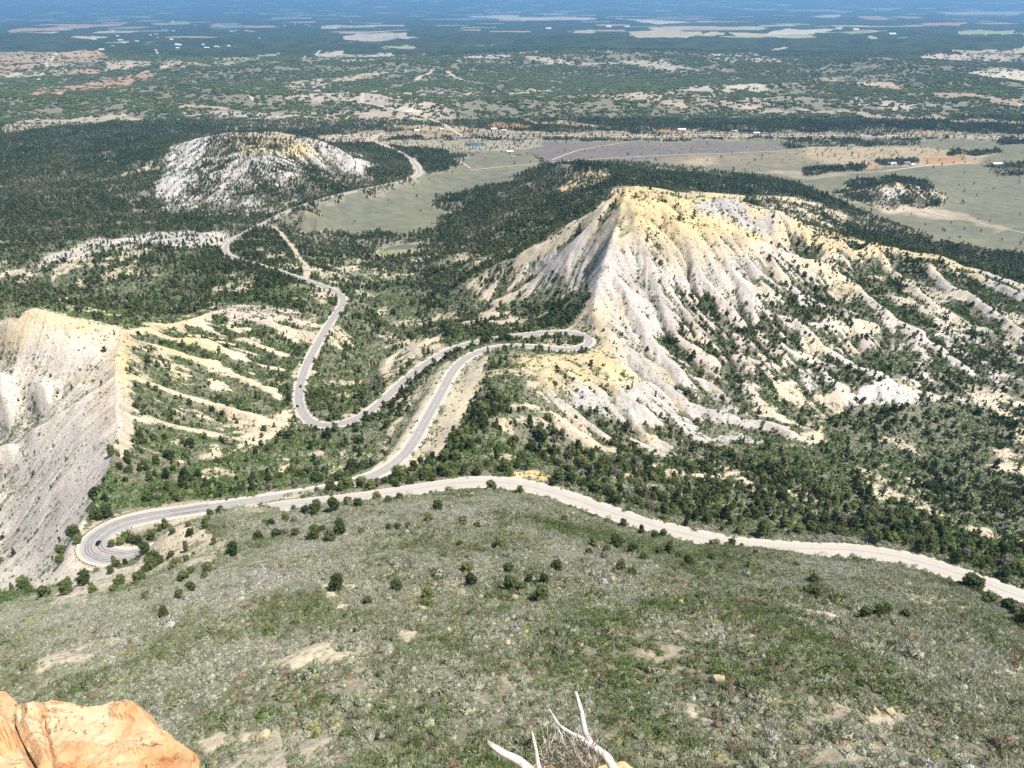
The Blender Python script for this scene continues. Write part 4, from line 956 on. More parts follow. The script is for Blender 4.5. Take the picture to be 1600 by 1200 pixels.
dt = dt * (1 - .35 * np.clip(sample(S.mean(-1), xt, yt) - .42, 0, .15) / .15)
scatter('woodland', xt, yt, zt_ - .12 * dt, dt * np.where(lod == 2, 1.12, 1), rng.uniform(0, 6.28, len(xt)), np.clip(.45 + .34 * rng.normal(size=len(xt)) + .4 * fbm(xt, yt, 90, 2, 77), .01, .99), lod * 3 + kind,
        crowns[0] + crowns[1] + crowns[2], 'pinyon and juniper woodland covering the valleys and hills', zs=np.clip(rng.lognormal(0, .22, len(xt)), .65, 1.6))
# far woods as clumps of trees
r0, r1 = row(3200), row(7800)
fadeout = 1 - sstep(6000, 7700, Y)
Cd = np.zeros((NR, NC)); Cd[r0:r1] = np.clip(T[r0:r1] * fadeout[r0:r1] * (.85 + 1.5 * fbm(X[r0:r1], Y[r0:r1], 60, 3, 57)), 0, 1) / 160.
Cd[:r0] = 0
xc_, yc_ = spread(Cd, r0, r1); nc_ = len(xc_)
scatter('distant_woodland', xc_, yc_, gz(xc_, yc_), rng.uniform(.6, 1.15, nc_), rng.uniform(0, 6.28, nc_), np.clip(.4 + .2 * rng.normal(size=nc_), .01, 1), rng.integers(0, 2, nc_), clumps, 'far woods of low evergreen trees beyond the valley')
print('wood', len(xt), nc_, 'individual', n_tree, time.time() - T0)
# --- brush
Rn = row(1500)
Bd = np.zeros((NR, NC)); ns = (sstep(450, 380, Y[:Rn]) > 0) & (Z[:Rn] > 195)
bnz = np.clip(.72 + .9 * fbm(X[:Rn], Y[:Rn], 16, 3, 58), 0, 1.6)
Bd[:Rn] = np.where(ns, 1.15 * np.clip(Bc[:Rn] * 1.15, 0, 1) * np.clip(bnz, .45, 1.4), .34 * Bc[:Rn] * bnz * sstep(1500, 900, Y[:Rn]) + .032 * (D_road[:Rn] > 12) * np.clip(.4 + 1.6 * fbm(X[:Rn], Y[:Rn], 45, 3, 59), .1, 1.4) * (1 - flat[:Rn] * 1.0))
Bd[:Rn] *= (D_road[:Rn] > 5.4 + 5 * hz_[:Rn])
Bd[:Rn] *= np.where(stp[:Rn] > .3, np.clip(1 - .55 * RILL[:Rn], .1, 2.6), 1)
xs, ys_, = spread(Bd, row(40), Rn); n_ = len(xs); zsn = gz(xs, ys_); ds_ = np.sqrt(xs ** 2 + ys_ ** 2 + (ZC - zsn) ** 2)
onslope = (ys_ < 460) & (zsn > 195)
sz = np.where(onslope, rng.lognormal(math.log(1.55), .33, n_), rng.lognormal(math.log(1.8), .4, n_))
bare = np.clip((sample(S.mean(-1), xs, ys_) - .45) / .08, 0, 1) * (1 - np.clip(sample(Bc, xs, ys_), 0, 1)); sz = sz * (1 - .58 * bare) * np.where(onslope, 1 + .28 * fbm(xs, ys_, 9, 2, 98), 1)
reg = fbm(xs, ys_, 22, 3, 95); reg2 = fbm(xs, ys_, 70, 3, 96)
green = sample(GREEN, xs, ys_)
tint = .535 + .36 * reg + .26 * reg2 + .13 * rng.normal(size=n_)
tint = tint * (1 - green) + green * (.26 + .14 * rng.normal(size=n_))
tint = np.where(onslope, tint, np.clip(.20 + .16 * rng.normal(size=n_) + .25 * reg2, .01, .95))
tint = np.where((bare > .5) & ~onslope, rng.choice([.08, .93, .3], n_), tint)
tint = np.clip(tint, .005, .86); pick = rng.uniform(0, 1, n_); tint = np.where(onslope & (pick < .035), .93, np.where(onslope & (pick > .98), 1.0, tint))
lodb = ds_ < 520
var = np.where(lodb, rng.integers(0, 3, n_), 3 + rng.integers(0, 2, n_))
scatter('brush', xs, ys_, zsn - .05 * sz, sz * np.where(lodb, 1, 1.15), rng.uniform(0, 6.28, n_), tint, var, shrubs + shrub_lo, 'grey green oak and sage brush covering the slopes', zs=rng.uniform(.7, 1.3, n_))
print('brush', n_, time.time() - T0)
# ------------------------------------------------------------------ roads
def ribbon(path, left, right, lift, name, mat, kind='structure', parent=None, draped=False, taper=None, collect=None):
    P3 = np.asarray(path); d = np.gradient(P3[:, :2], axis=0); d /= np.linalg.norm(d, axis=1)[:, None] + 1e-9; nrm = np.stack([-d[:, 1], d[:, 0]], 1)
    L_ = left if hasattr(left, '__len__') else np.full(len(P3), left); R_ = right if hasattr(right, '__len__') else np.full(len(P3), right)
    V = []; F = []; cols_ = 5 if draped else 3
    fr = np.linspace(0, 1, cols_)
    for k in range(len(P3)):
        for f in fr:
            o_ = L_[k] * (1 - f) + R_[k] * f; x, y = P3[k, 0] + nrm[k, 0] * o_, P3[k, 1] + nrm[k, 1] * o_
            V.append((x, y, None if draped else P3[k, 2] - (x * x * 0 + y * y) * CURVE + lift))
    if draped:
        xy = np.array([(a, b_) for a, b_, _ in V]); zz = gz(xy[:, 0], xy[:, 1]).reshape(-1, cols_); zz[:] = np.maximum(zz, zz.max(1)[:, None] * .5 + zz * .5) + lift
        V = [(a, b_, float(c_)) for (a, b_, _), c_ in zip(V, zz.ravel())]
    for k in range(len(P3) - 1):
        for j in range(cols_ - 1):
            a = k * cols_ + j; F.append((a, a + cols_, a + cols_ + 1, a + 1))
    if collect is not None: collect.append((np.array(V), F)); return None
    return obj(name, mesh_from(name, V, F), mat, kind=kind)
b = NB('asphalt'); P_ = b.coords(); st = b.n('ShaderNodeMapping'); b.l(P_, st.inputs[0])
c = b.ramp(b.noise(.25, 5, P_, .65), [(.25, (.34, .315, .30)), (.5, (.41, .385, .365)), (.75, (.49, .46, .435))])
c = b.mix(1, c, b.ramp(b.noise(4, 3, P_), [(.3, (.9,) * 3), (.7, (1.08,) * 3)]), 'MULTIPLY')
sx = b.n('ShaderNodeSeparateXYZ'); b.l(P_, sx.inputs[0]); du_ = b.math('MULTIPLY', b.math('MULTIPLY', b.math('SUBTRACT', sx.outputs[0], -190.0), 1 / 120.0, True), b.math('MULTIPLY', b.math('SUBTRACT', 470.0, sx.outputs[1]), 1 / 60.0, True), True)
c = b.mix(b.math('MULTIPLY', du_, b.math('ADD', .35, b.math('MULTIPLY', b.noise(.12, 4, P_), .8)), True), c, (.53, .485, .43)); MAT_ASPH = b.col(c)
b = NB('road_paint_white'); MAT_WHITE = b.col((.62, .61, .58)); b = NB('road_paint_yellow'); MAT_YEL = b.col((.42, .33, .13))
b = NB('tyre_tracks'); MAT_TRK = b.col(b.ramp(b.noise(.4, 4, b.coords()), [(.3, (.17, .165, .17)), (.7, (.27, .258, .258))]))
b = NB('gravel'); MAT_GRAV = b.col(b.ramp(b.noise(.5, 6, b.coords(), .7), [(.25, (.46, .41, .33)), (.6, (.62, .56, .46)), (.8, (.70, .64, .55))]))
nU = len(up_s); s_along = np.concatenate([[0], np.cumsum(np.hypot(*np.diff(whole[:, :2], axis=0).T))])
hp = int(np.argmin(np.hypot(whole[:, 0] + 250, whole[:, 1] - 357)))
near_h = np.exp(-((s_along - s_along[hp]) / 38.0) ** 2)
curve_dir = np.cross(np.gradient(whole[:, :2], axis=0), np.gradient(np.gradient(whole[:, :2], axis=0), axis=0))
sg = np.sign(curve_dir[hp])
WL = 4.3 + (3.0 if sg > 0 else 3.4) * near_h; WR = 4.3 + (3.4 if sg > 0 else 3.0) * near_h
ribbon(whole, WL + 2.4, -(WR + 2.4), .10, 'gravel_shoulder', MAT_GRAV)
ribbon(whole, WL, -WR, .16, 'road', MAT_ASPH)
parts = []
for o_, w2 in ((.10, .07), (-.24, .07)): ribbon(whole, o_ + .14, o_, .19, '', None, collect=parts)
v, f = join([(a, np.array(c_)) for a, c_ in parts]); obj('road_centre_lines', mesh_from('road_centre_lines', v, f), MAT_YEL, kind='structure')
parts = []
ribbon(whole, WL - .35, WL - .5, .19, '', None, collect=parts); ribbon(whole, -(WR - .5), -(WR - .35), .19, '', None, collect=parts)
v, f = join([(a, np.array(c_)) for a, c_ in parts]); obj('road_edge_lines', mesh_from('road_edge_lines', v, f), MAT_WHITE, kind='structure')
parts = []
seg = whole[max(0, hp - 26):hp + 30]
for o_ in (-3.6, -2.0, 1.6, 3.2, 4.6): ribbon(seg, o_ + .35, o_ - .35, .18, '', None, collect=parts)
for o_ in (-2.6, -1.2, 1.2, 2.6): ribbon(whole[hp + 20:], o_ + .22, o_ - .22, .175, '', None, collect=parts)
v, f = join([(a, np.array(c_)) for a, c_ in parts]); obj('road_tyre_tracks', mesh_from('road_tyre_tracks', v, f), MAT_TRK, kind='structure')
b = NB('dirt_track'); MAT_DIRT = b.col(b.ramp(b.noise(.2, 5, b.coords(), .7), [(.3, (.44, .37, .28)), (.7, (.58, .51, .41))]))
b = NB('pale_highway'); MAT_HWY = b.col(b.ramp(b.noise(.05, 4, b.coords()), [(.3, (.46, .42, .37)), (.7, (.60, .56, .50))]))
def px_road(px, wid, name, mat, lift=.3, step=12):
    h = hit([p[0] for p in px], [p[1] for p in px]); p3 = resample(smooth_line(resample(h, step), 3), step)
    return ribbon(p3, wid / 2, -wid / 2, lift, name, mat, draped=True)
px_road([(430,357),(443,370),(455,385),(466,400),(474,410),(481,420),(480,432),(478,438)], 6, 'dirt_road', MAT_DIRT, .35, 5)
px_road([(300,213.5),(420,214.5),(520,214),(600,214.5),(700,216),(760,216.5),(830,215),(950,213.5),(1100,213),(1300,214.5),(1500,215.5),(1720,217)], 15, 'highway', MAT_HWY, .5, 25)
px_road([(300,211),(420,212),(520,211.5),(600,212),(700,213.2),(760,213.7),(830,212.3),(950,211),(1100,210.5),(1300,212),(1500,213),(1720,214.5)], 13, 'highway', MAT_HWY, .5, 25)
for px, wd in (([(628,239),(610,231),(592,224),(578,219),(585,215),(598,208)], 14), ([(600,210),(585,218),(570,222)], 14), ([(735,266),(770,262),(820,258),(850,254),(890,251),(960,247),(1050,242),(1200,237),(1330,229)], 7),
               ([(700,244),(720,252),(735,263)], 6), ([(862,250),(885,241),(905,234),(940,228),(980,222),(1010,218)], 7), ([(1380,268),(1430,261),(1480,256),(1540,256),(1600,265)], 9),
               ([(565,160),(566,152),(580,145),(605,138),(630,132),(655,121),(675,109)], 16), ([(565,160),(590,165),(625,174),(665,182),(690,192),(705,203),(722,212)], 12), ([(700,112),(708,118),(725,125),(745,130),(790,132)], 15),
               ([(44,150),(52,138),(62,122),(72,107),(80,95),(88,82)], 20), ([(243,76),(246,85),(250,95)], 18), ([(340,108),(420,90),(500,78)], 22), ([(378,138),(390,148),(396,157)], 16),
               ([(945,185),(965,195),(985,206)], 10), ([(1575,165),(1585,175),(1598,160)], 14), ([(1440,330),(1500,342),(1560,356),(1640,372)], 5), ([(1180,270),(1300,272),(1380,268)], 6), ([(0,205),(90,200),(200,190),(330,177)], 12)):
    px_road(px, wd, 'dirt_road', MAT_DIRT, .6, 20)
# ------------------------------------------------------------------ water
b = NB('pond_water'); b.p.inputs['Roughness'].default_value = .12; b.p.inputs['Specular IOR Level'].default_value = .5; MAT_W1 = b.col((.14, .15, .07))
b = NB('blue_water'); b.p.inputs['Roughness'].default_value = .15; b.p.inputs['Specular IOR Level'].default_value = .5; MAT_W2 = b.col((.10, .16, .24))
def pond(px, mat, lift=.3, name='pond'):
    h = hit([p[0] for p in px], [p[1] for p in px]); z = float(np.mean(gz(h[:, 0], h[:, 1]))) + lift
    cx_, cy_ = h[:, 0].mean(), h[:, 1].mean(); z = max(z, float(gz(cx_, cy_)[0]) + lift)
    V = [(a[0], a[1], z) for a in h]; obj(name, mesh_from(name, V, [tuple(range(len(V)))]), mat, kind='structure')
pond([(600,391),(612,387),(632,384),(650,384),(646,389),(625,393),(608,394)], MAT_W1)
pond([(727,226),(735,223.5),(755,223),(760,226),(750,228),(733,228)], MAT_W2, .4)
pond([(640,30),(665,28),(710,27),(760,25),(760,27),(720,30),(680,32),(645,32)], MAT_W2, 3, 'lake')
pond([(325,41),(350,39),(380,41),(370,44),(340,44)], MAT_W2, 3, 'lake')
print('roads built', time.time() - T0)
# ------------------------------------------------------------------ guardrails
b = NB('rusted_steel'); b.p.inputs['Metallic'].default_value = .3; b.p.inputs['Roughness'].default_value = .6; MAT_RAIL = b.col(b.ramp(b.noise(2, 4, b.coords()), [(.3, (.055, .04, .032)), (.7, (.12, .085, .065))]))
b = NB('weathered_post'); MAT_POST = b.col(b.ramp(b.noise(3, 4, b.coords()), [(.3, (.06, .045, .035)), (.7, (.15, .115, .09))]))
def box(cx_, cy_, cz, sx, sy, sz, rot=0.0):
    v = np.array([(i, j, k) for i in (-.5, .5) for j in (-.5, .5) for k in (-.5, .5)]) * (sx, sy, sz); c0, s0 = math.cos(rot), math.sin(rot)
    v = np.stack([v[:, 0] * c0 - v[:, 1] * s0 + cx_, v[:, 0] * s0 + v[:, 1] * c0 + cy_, v[:, 2] + cz], 1)
    return v, np.array([(0, 1, 3, 2), (4, 6, 7, 5), (0, 4, 5, 1), (2, 3, 7, 6), (0, 2, 6, 4), (1, 5, 7, 3)])
def guardrail(i0, i1, off, label):
    p = whole[i0:i1]; d = np.gradient(p[:, :2], axis=0); d /= np.linalg.norm(d, axis=1)[:, None]; nr = np.stack([-d[:, 1], d[:, 0]], 1)
    q = p[:, :2] + nr * off; zz = p[:, 2] - q[:, 1] ** 2 * CURVE + .05
    L0 = np.array([q[0, 0], q[0, 1], zz[0]]); t = empty('guardrail', tuple(L0), 0, label, 'guardrail')
    prof = [(-.03, .42), (.05, .48), (-.02, .57), (.05, .66), (-.03, .74), (-.07, .74), (-.07, .42)]
    V = []; F = []
    for k in range(len(q)):
        for a, h in prof: V.append((q[k, 0] + nr[k, 0] * a * -np.sign(off) - L0[0], q[k, 1] + nr[k, 1] * a * -np.sign(off) - L0[1], zz[k] + h + .05 - L0[2]))
    m_ = len(prof)
    for k in range(len(q) - 1):
        for j in range(m_): F.append((k * m_ + j, (k + 1) * m_ + j, (k + 1) * m_ + (j + 1) % m_, k * m_ + (j + 1) % m_))
    F += [tuple(range(m_)), tuple(range((len(q) - 1) * m_, len(q) * m_))]
    obj('rail', mesh_from('rail', V, F), MAT_RAIL, t)
    pm = None; dist_ = 0; last = -9; cnt = 0
    total = len(q) * 2.5; sp = max(2.5, total / 98)
    for k in range(len(q)):
        if k * 2.5 - last >= sp - .01 and cnt < 99:
            last = k * 2.5; cnt += 1
            if pm is None: v, f = box(0, 0, .2, .2, .2, 1.5); pm = mesh_from('post', v, f)
            o = obj('post', pm, MAT_POST, t); o.location = (q[k, 0] + nr[k, 0] * .16 * np.sign(off) - L0[0], q[k, 1] + nr[k, 1] * .16 * np.sign(off) - L0[1], zz[k] - L0[2])
            o.rotation_euler = (0, 0, math.atan2(d[k, 1], d[k, 0]))
def near_idx(u, v):
    h = hit([u], [v])[0]; return int(np.argmin(np.hypot(whole[:, 0] - h[0], whole[:, 1] - h[1])))
def idx_of(P3, u, v):      # road sample that shows at a picture point
    pu_, pv_ = project(P3[:, 0], P3[:, 1], P3[:, 2]); return int(np.argmin(np.hypot(pu_ - u, pv_ - v)))
outer = -sg
i_a = hp - idx_of(whole[:hp][::-1], 175, 877); i_b = hp + idx_of(whole[hp:], 260, 799)
# which side is far from the camera along the upper road
def side_far(k):
    d = whole[k + 1, :2] - whole[k, :2]; n2 = np.array([-d[1], d[0]]); return 1.0 if n2[1] > 0 else -1.0
guardrail(i_a, i_b, outer * 9.6, 'dark steel guardrail curving round the outside of the left hairpin bend')
k0 = idx_of(whole[:hp], 395, 794); k1 = idx_of(whole[:hp], 715, 755); s0 = side_far((k0 + k1) // 2)
guardrail(min(k0, k1), max(k0, k1), s0 * 5.6, 'long dark guardrail along the far edge of the upper road left of its bend')
k0 = idx_of(whole[:hp], 1250, 858); k1 = idx_of(whole[:hp], 1400, 869)
guardrail(min(k0, k1), max(k0, k1), side_far((k0 + k1) // 2) * 5.6, 'short dark guardrail on the far edge of the upper road at the right')
# ------------------------------------------------------------------ cars
b = NB('tyre_rubber'); MAT_TY = b.col((.02, .02, .02)); b = NB('wheel_alloy'); b.p.inputs['Metallic'].default_value = .8; b.p.inputs['Roughness'].default_value = .35; MAT_RIM = b.col((.5, .5, .5))
b = NB('tinted_glass'); b.p.inputs['Roughness'].default_value = .06; b.p.inputs['Specular IOR Level'].default_value = .6; MAT_GL = b.col((.012, .014, .018))
b = NB('headlight_lens'); b.p.inputs['Roughness'].default_value = .1; MAT_HL = b.col((.7, .7, .68)); b = NB('tail_light_lens'); MAT_TL = b.col((.30, .015, .012))
def paint_mat(nm, c_):
    b = NB(nm); b.p.inputs['Roughness'].default_value = .28; b.p.inputs['Specular IOR Level'].default_value = .5;  return b.col(c_)
def loft(sections):
    V = []; F = []; n = len(sections[0])
    for s in sections: V += s
    for k in range(len(sections) - 1):
        for j in range(n): F.append((k * n + j, k * n + (j + 1) % n, (k + 1) * n + (j + 1) % n, (k + 1) * n + j))
    F += [tuple(range(n))[::-1], tuple(range((len(sections) - 1) * n, len(sections) * n))]; return V, F
def car_sec(x, hw, z0, z1, r=.12):
    return [(x, -hw + r, z0), (x, hw - r, z0), (x, hw, z0 + r), (x, hw, z1 - r), (x, hw - r * 1.2, z1), (x, -hw + r * 1.2, z1), (x, -hw, z1 - r), (x, -hw, z0 + r)]
def build_car(paintm, L=4.8, H=1.72, suv=True):
    hw = .95; parts = {}
    belt = H * .58; hood = H * .56
    v, f = loft([car_sec(-L/2, hw*.86, .38, belt*.86), car_sec(-L/2+.15, hw*.97, .28, belt*.98), car_sec(-L/2+.9, hw, .24, belt), car_sec(.3, hw, .24, belt), car_sec(L/2-1.25, hw, .24, hood), car_sec(L/2-.35, hw*.96, .27, hood*.9), car_sec(L/2, hw*.84, .38, hood*.72)])
    parts['body'] = (mesh_from('body', v, f), paintm)
    xr = -L/2 + (.25 if suv else .95)
    v, f = loft([car_sec(xr - .12, hw*.86, belt-.02, belt+.05, .03), car_sec(xr + .12, hw*.82, belt-.02, H-.10, .08), car_sec(L/2-2.15, hw*.80, belt-.02, H-.08, .08), car_sec(L/2-1.3, hw*.84, belt-.04, belt+.04, .03)])
    parts['window_glass'] = (mesh_from('window_glass', v, f), MAT_GL)
    v, f = loft([car_sec(xr + .08, hw*.80, H-.12, H-.04, .035), car_sec(xr + .5, hw*.80, H-.09, H, .035), car_sec(L/2-2.5, hw*.79, H-.09, H, .035), car_sec(L/2-2.05, hw*.78, H-.13, H-.05, .035)])
    parts['roof'] = (mesh_from('roof', v, f), paintm); return parts
def wheel_meshes():
    V = []; F = []; n = 20
    pr = [(-.11, .30), (-.11, .345), (-.08, .36), (.08, .36), (.11, .345), (.11, .30)]
    for k in range(n):
        a = 2 * pi * k / n
        for w_, r_ in pr: V.append((math.cos(a) * r_, w_, math.sin(a) * r_))
    for k in range(n):
        for j in range(len(pr)): F.append((k*6+j, k*6+(j+1) % 6, ((k+1) % n)*6+(j+1) % 6, ((k+1) % n)*6+j))
    ty = mesh_from('tyre', V, F)
    V = [(0, -.07, 0)]; F = []
    for k in range(n): a = 2*pi*k/n; V += [(math.cos(a)*.30, -.10, math.sin(a)*.30), (math.cos(a)*.30, .10, math.sin(a)*.30)]
    V.append((0, .07, 0))
    for k in range(n): j = (k+1) % n; F += [(0, 1+2*j, 1+2*k), (1+2*k, 1+2*j, 2+2*j, 2+2*k), (len(V)-1, 2+2*k, 2+2*j)]
    return ty, mesh_from('rim', V, F)
TY, RM = wheel_meshes()
def place_car(u, v, lane, name, label, paintm, suv=True, flip=False, on_px=None):
    pu_, pv_ = project(whole[:, 0], whole[:, 1], whole[:, 2]); k = int(np.argmin((pu_ - u) ** 2 + (pv_ - v) ** 2))
    d = whole[min(k + 1, len(whole) - 1), :2] - whole[k - 1, :2]; d /= np.linalg.norm(d); nr = np.array([-d[1], d[0]])
    z = whole[k, 2] + .17; x, y = at_z(u, v, z + .8); x, y = float(x), float(y); z -= y * y * CURVE
    t = empty(name, (x, y, z), math.atan2(d[1], d[0]) + (pi if flip else 0), label, 'car')
    L, H = (4.9, 1.8) if suv else (4.6, 1.47)
    for nm, (m_, mt) in build_car(paintm, L, H, suv).items(): obj(nm, m_, mt, t)
    for sx in (-1, 1):
        for sy in (-1, 1):
            w_ = bpy.data.objects.new('wheel', TY); TY.materials.clear() if False else None
            root_col.objects.link(w_); w_.parent = t; w_.location = (sx * L * .31, sy * .86, .36)
            if not TY.materials: TY.materials.append(MAT_TY)
            r_ = obj('rim', RM, MAT_RIM, w_)
    for sy in (-1, 1):
        vv, ff = box(L/2 - .12, sy * .62, .72, .16, .34, .16); obj('headlight', mesh_from('headlight', vv, ff), MAT_HL, t)
        vv, ff = box(-L/2 + .06, sy * .72, .86, .12, .20, .30); obj('tail_light', mesh_from('tail_light', vv, ff), MAT_TL, t)
pu_, pv_ = project(whole[:, 0], whole[:, 1], whole[:, 2])
def lane_for(u, v):
    k = int(np.argmin((pu_ - u) ** 2 + (pv_ - v) ** 2)); x, y = at_z(u, v, whole[k, 2] + .8)
    d = whole[min(k + 1, len(whole) - 1), :2] - whole[k - 1, :2]; d /= np.linalg.norm(d); nr = np.array([-d[1], d[0]])
    return float(np.clip(np.dot(np.array([x, y]) - whole[k, :2], nr), -6, 6))
place_car(153.5, 848, lane_for(153.5, 848), 'suv', 'black suv driving round the left hairpin bend', paint_mat('black_paint', (.010, .010, .014)))
place_car(469.5, 603.5, lane_for(469.5, 603.5), 'suv', 'dark suv on the lower road, higher of the two cars on the bend', paint_mat('charcoal_paint', (.015, .015, .018)), flip=True)
place_car(464.5, 634, lane_for(464.5, 634), 'car', 'dark car on the lower road where it starts to curve, behind the dark suv', paint_mat('dark_grey_paint', (.018, .018, .02)), suv=False)
place_car(497, 670.5, lane_for(497, 670.5), 'car', 'reddish brown car at the bottom of the lower road curve', paint_mat('maroon_paint', (.10, .03, .025)), suv=False)
# ------------------------------------------------------------------ houses
def wallm(nm, c_): b = NB(nm); return b.col(b.mix(1, b.ramp(b.noise(.8, 3, b.coords()), [(.3, (.9,)*3), (.7, (1.05,)*3)]), c_, 'MULTIPLY'))
WM = {'white': wallm('white_siding', (.72, .71, .68)), 'tan': wallm('tan_stucco', (.50, .40, .28)), 'grey': wallm('grey_siding', (.42, .43, .44))}
RMt = {'grey': wallm('grey_roof', (.30, .30, .31)), 'white': wallm('white_metal_roof', (.75, .75, .74)), 'red': wallm('rust_roof', (.34, .14, .09)), 'brown': wallm('brown_roof', (.20, .15, .11))}
MAT_WIN = MAT_GL; b = NB('door_paint'); MAT_DOOR = b.col((.18, .12, .08))
def house(u, v, L, W_, H, rot, wall, roof, label, name='house'):
    h = hit([u], [v])[0]; z = float(gz(h[0], h[1])[0]); t = empty(name, (h[0], h[1], z), rot, label, 'building')
    vv, ff = box(0, 0, H/2 - .5, L, W_, H + 1); 
    V = list(map(tuple, vv)); k = len(V); rp = W_ * .28
    V += [(-L/2, -W_/2, H), (-L/2, W_/2, H), (-L/2, 0, H + rp), (L/2, -W_/2, H), (L/2, W_/2, H), (L/2, 0, H + rp)]
    F = [tuple(x) for x in ff] + [(k, k+2, k+1), (k+3, k+4, k+5)]
    obj('wall', mesh_from('wall', V, F), WM[wall], t)
    e = .5; V = []; 
    for s_ in (-1, 1):
        for x_ in (-L/2 - e, L/2 + e): V += [(x_, s_ * (W_/2 + e), H - e * rp / (W_/2) + .05), (x_, 0, H + rp + .05), (x_, s_ * (W_/2 + e), H - e * rp / (W_/2) + .2), (x_, 0, H + rp + .2)]
    F = []
    for q_i in (0, 8): a = q_i; F += [(a, a+4, a+5, a+1), (a+2, a+3, a+7, a+6), (a, a+2, a+6, a+4), (a, a+1, a+3, a+2), (a+4, a+6, a+7, a+5)]
    obj('roof', mesh_from('roof', V, F), RMt[roof], t)
    vv, ff = box(L * .08, -W_/2 - .03, 1.05, 1.0, .08, 2.1); obj('door', mesh_from('door', vv, ff), MAT_DOOR, t)
    for x_ in (-.32, .33): vv, ff = box(L * x_, -W_/2 - .03, 1.6, 1.5, .08, 1.1); obj('window', mesh_from('window', vv, ff), MAT_WIN, t)
HS = [(797,238,22,12,4,.1,'white','white','white barn with pale metal roof, leftmost in the ranch yard on the flats'), (812,242,18,11,3.5,-.3,'tan','red','tan ranch house with rust roof in the middle of the flats yard'),
      (826,240,14,9,3,.5,'tan','brown','small brown roofed shed at the right of the ranch yard'), (803,246,12,9,3,0,'white','grey','low white shed on the near side of the ranch yard'),
      (640,176,26,14,5,.1,'white','white','white building on the pale clearing above the highway'), (652,205,20,12,4,0,'white','white','white roadside building left of the trees by the highway'), (690,203,18,11,4,.2,'tan','white','pale roofed house beside the highway junction'),
      (735,205,24,12,4,0,'tan','brown','long brown roofed building beyond the highway, left of the red earth yard'), (772,203,22,13,5,.1,'white','white','white roofed building at the edge of the red earth yard'), (788,205,18,12,4,-.2,'grey','white','grey building with white roof, right of the white roofed one by the highway'),
      (1065,204,30,14,5,0,'white','white','long white building in the middle beyond the highway'), (1085,205,18,12,4,.2,'white','grey','grey roofed house just right of the long white building'), (1022,206,14,10,3,.1,'tan','red','small red roofed house left of the long white building'),
      (1148,206,18,11,4,0,'white','white','white house at the left end of the roadside grove'), (1182,209,24,12,4,-.1,'white','white','white house behind the highway, right of the roadside grove'), (1196,209,14,10,3,.2,'grey','grey','small grey house at the right end of the roadside grove'),
      (1393,257,26,12,4,.2,'white','white','white barn by the red field on the right flats'), (1416,256,20,12,4,-.1,'tan','grey','tan farmhouse right of the white barn on the flats'), (1425,258,12,9,3,.4,'white','white','small white outbuilding nearest the red field'),
      (1558,258,34,14,5,.15,'white','white','long white barn near the right edge of the flats'), (1270,228,20,11,4,.1,'grey','brown','brown roofed house in the trees on the right of the highway'), (1330,229,22,12,4,-.2,'white','grey','grey roofed house in the thin grove right of the highway'),
      (950,202,18,11,4,0,'tan','brown','brown roofed cabin below the wooded mesa'),
      (857,44,90,60,9,0,'white','white','large white building far out on the plain, left of two'), (951,41,90,60,9,.1,'white','white','large white building far out on the plain, in front of the blue woods'), (980,41,80,50,9,0,'white','white','large white building far out on the plain, right of its twin'),
      (1337,46,80,50,8,0,'white','white','distant white building on the plain at upper right'), (1394,53,80,50,8,0,'white','white','distant pale building beside the long buff field'), (270,32,60,40,8,0,'white','white','distant pale building far out at upper left')]
for hh in HS: house(*hh)
# town: pale dots far left
random.seed(4)
town = sorted([(min(max(random.gauss(240, 90), 12), 430), random.uniform(36, 78)) for k in range(30)]); lake = sorted([(random.uniform(440, 560), random.uniform(31, 42)) for k in range(14)])
for tw_, where, gr in ((town, 'in the distant town at upper left', 'distant town buildings at upper left'), (lake, 'in the faraway row left of the lake', 'distant buildings beside the lake')):
    for k, (u, v) in enumerate(tw_):
        wl_ = random.choice(['white', 'white', 'tan'])
        house(u, v, random.uniform(25, 55), random.uniform(18, 30), 6, random.uniform(-.3, .3), wl_, random.choice(['white', 'white', 'grey']), 'small %s building, %s from left %s' % (wl_, ORD[k], where), 'building')
        [o for o in root_col.objects if o.get('label', '').startswith('small %s building, %s from left %s' % (wl_, ORD[k], where))][0]['group'] = gr
# ------------------------------------------------------------------ rocks
def rock_mesh(seed, sub=3, flat=.6, rough=.28, name='rock'):
    import bmesh
    bm = bmesh.new(); bmesh.ops.create_icosphere(bm, subdivisions=sub, radius=.5); r = random.Random(seed); off = Vector((r.uniform(0, 99), r.uniform(0, 99), 0))
    pl = [(Vector((r.gauss(0, 1), r.gauss(0, 1), r.gauss(0, 1))).normalized(), r.uniform(.28, .42)) for _ in range(9)]
    for v in bm.verts:
        p = v.co.copy()
        for n_, d_ in pl:
            e = p.dot(n_) - d_
            if e > 0: p -= n_ * e * .9
        p += p.normalized() * (mnoise.fractal(p * 3 + off, 1, 2, 4) * rough * .35); p.z *= flat; v.co = p
    m_ = bpy.data.meshes.new(name); bm.to_mesh(m_); bm.free(); return m_
b = NB('pale_sandstone'); P_ = b.coords(); c = b.ramp(b.noise(1.6, 5, P_), [(.3, (.42, .32, .19)), (.6, (.60, .49, .32)), (.8, (.66, .58, .45))]); b.bump(b.noise(5, 4, P_), .5, .2); MAT_RK = b.col(c)
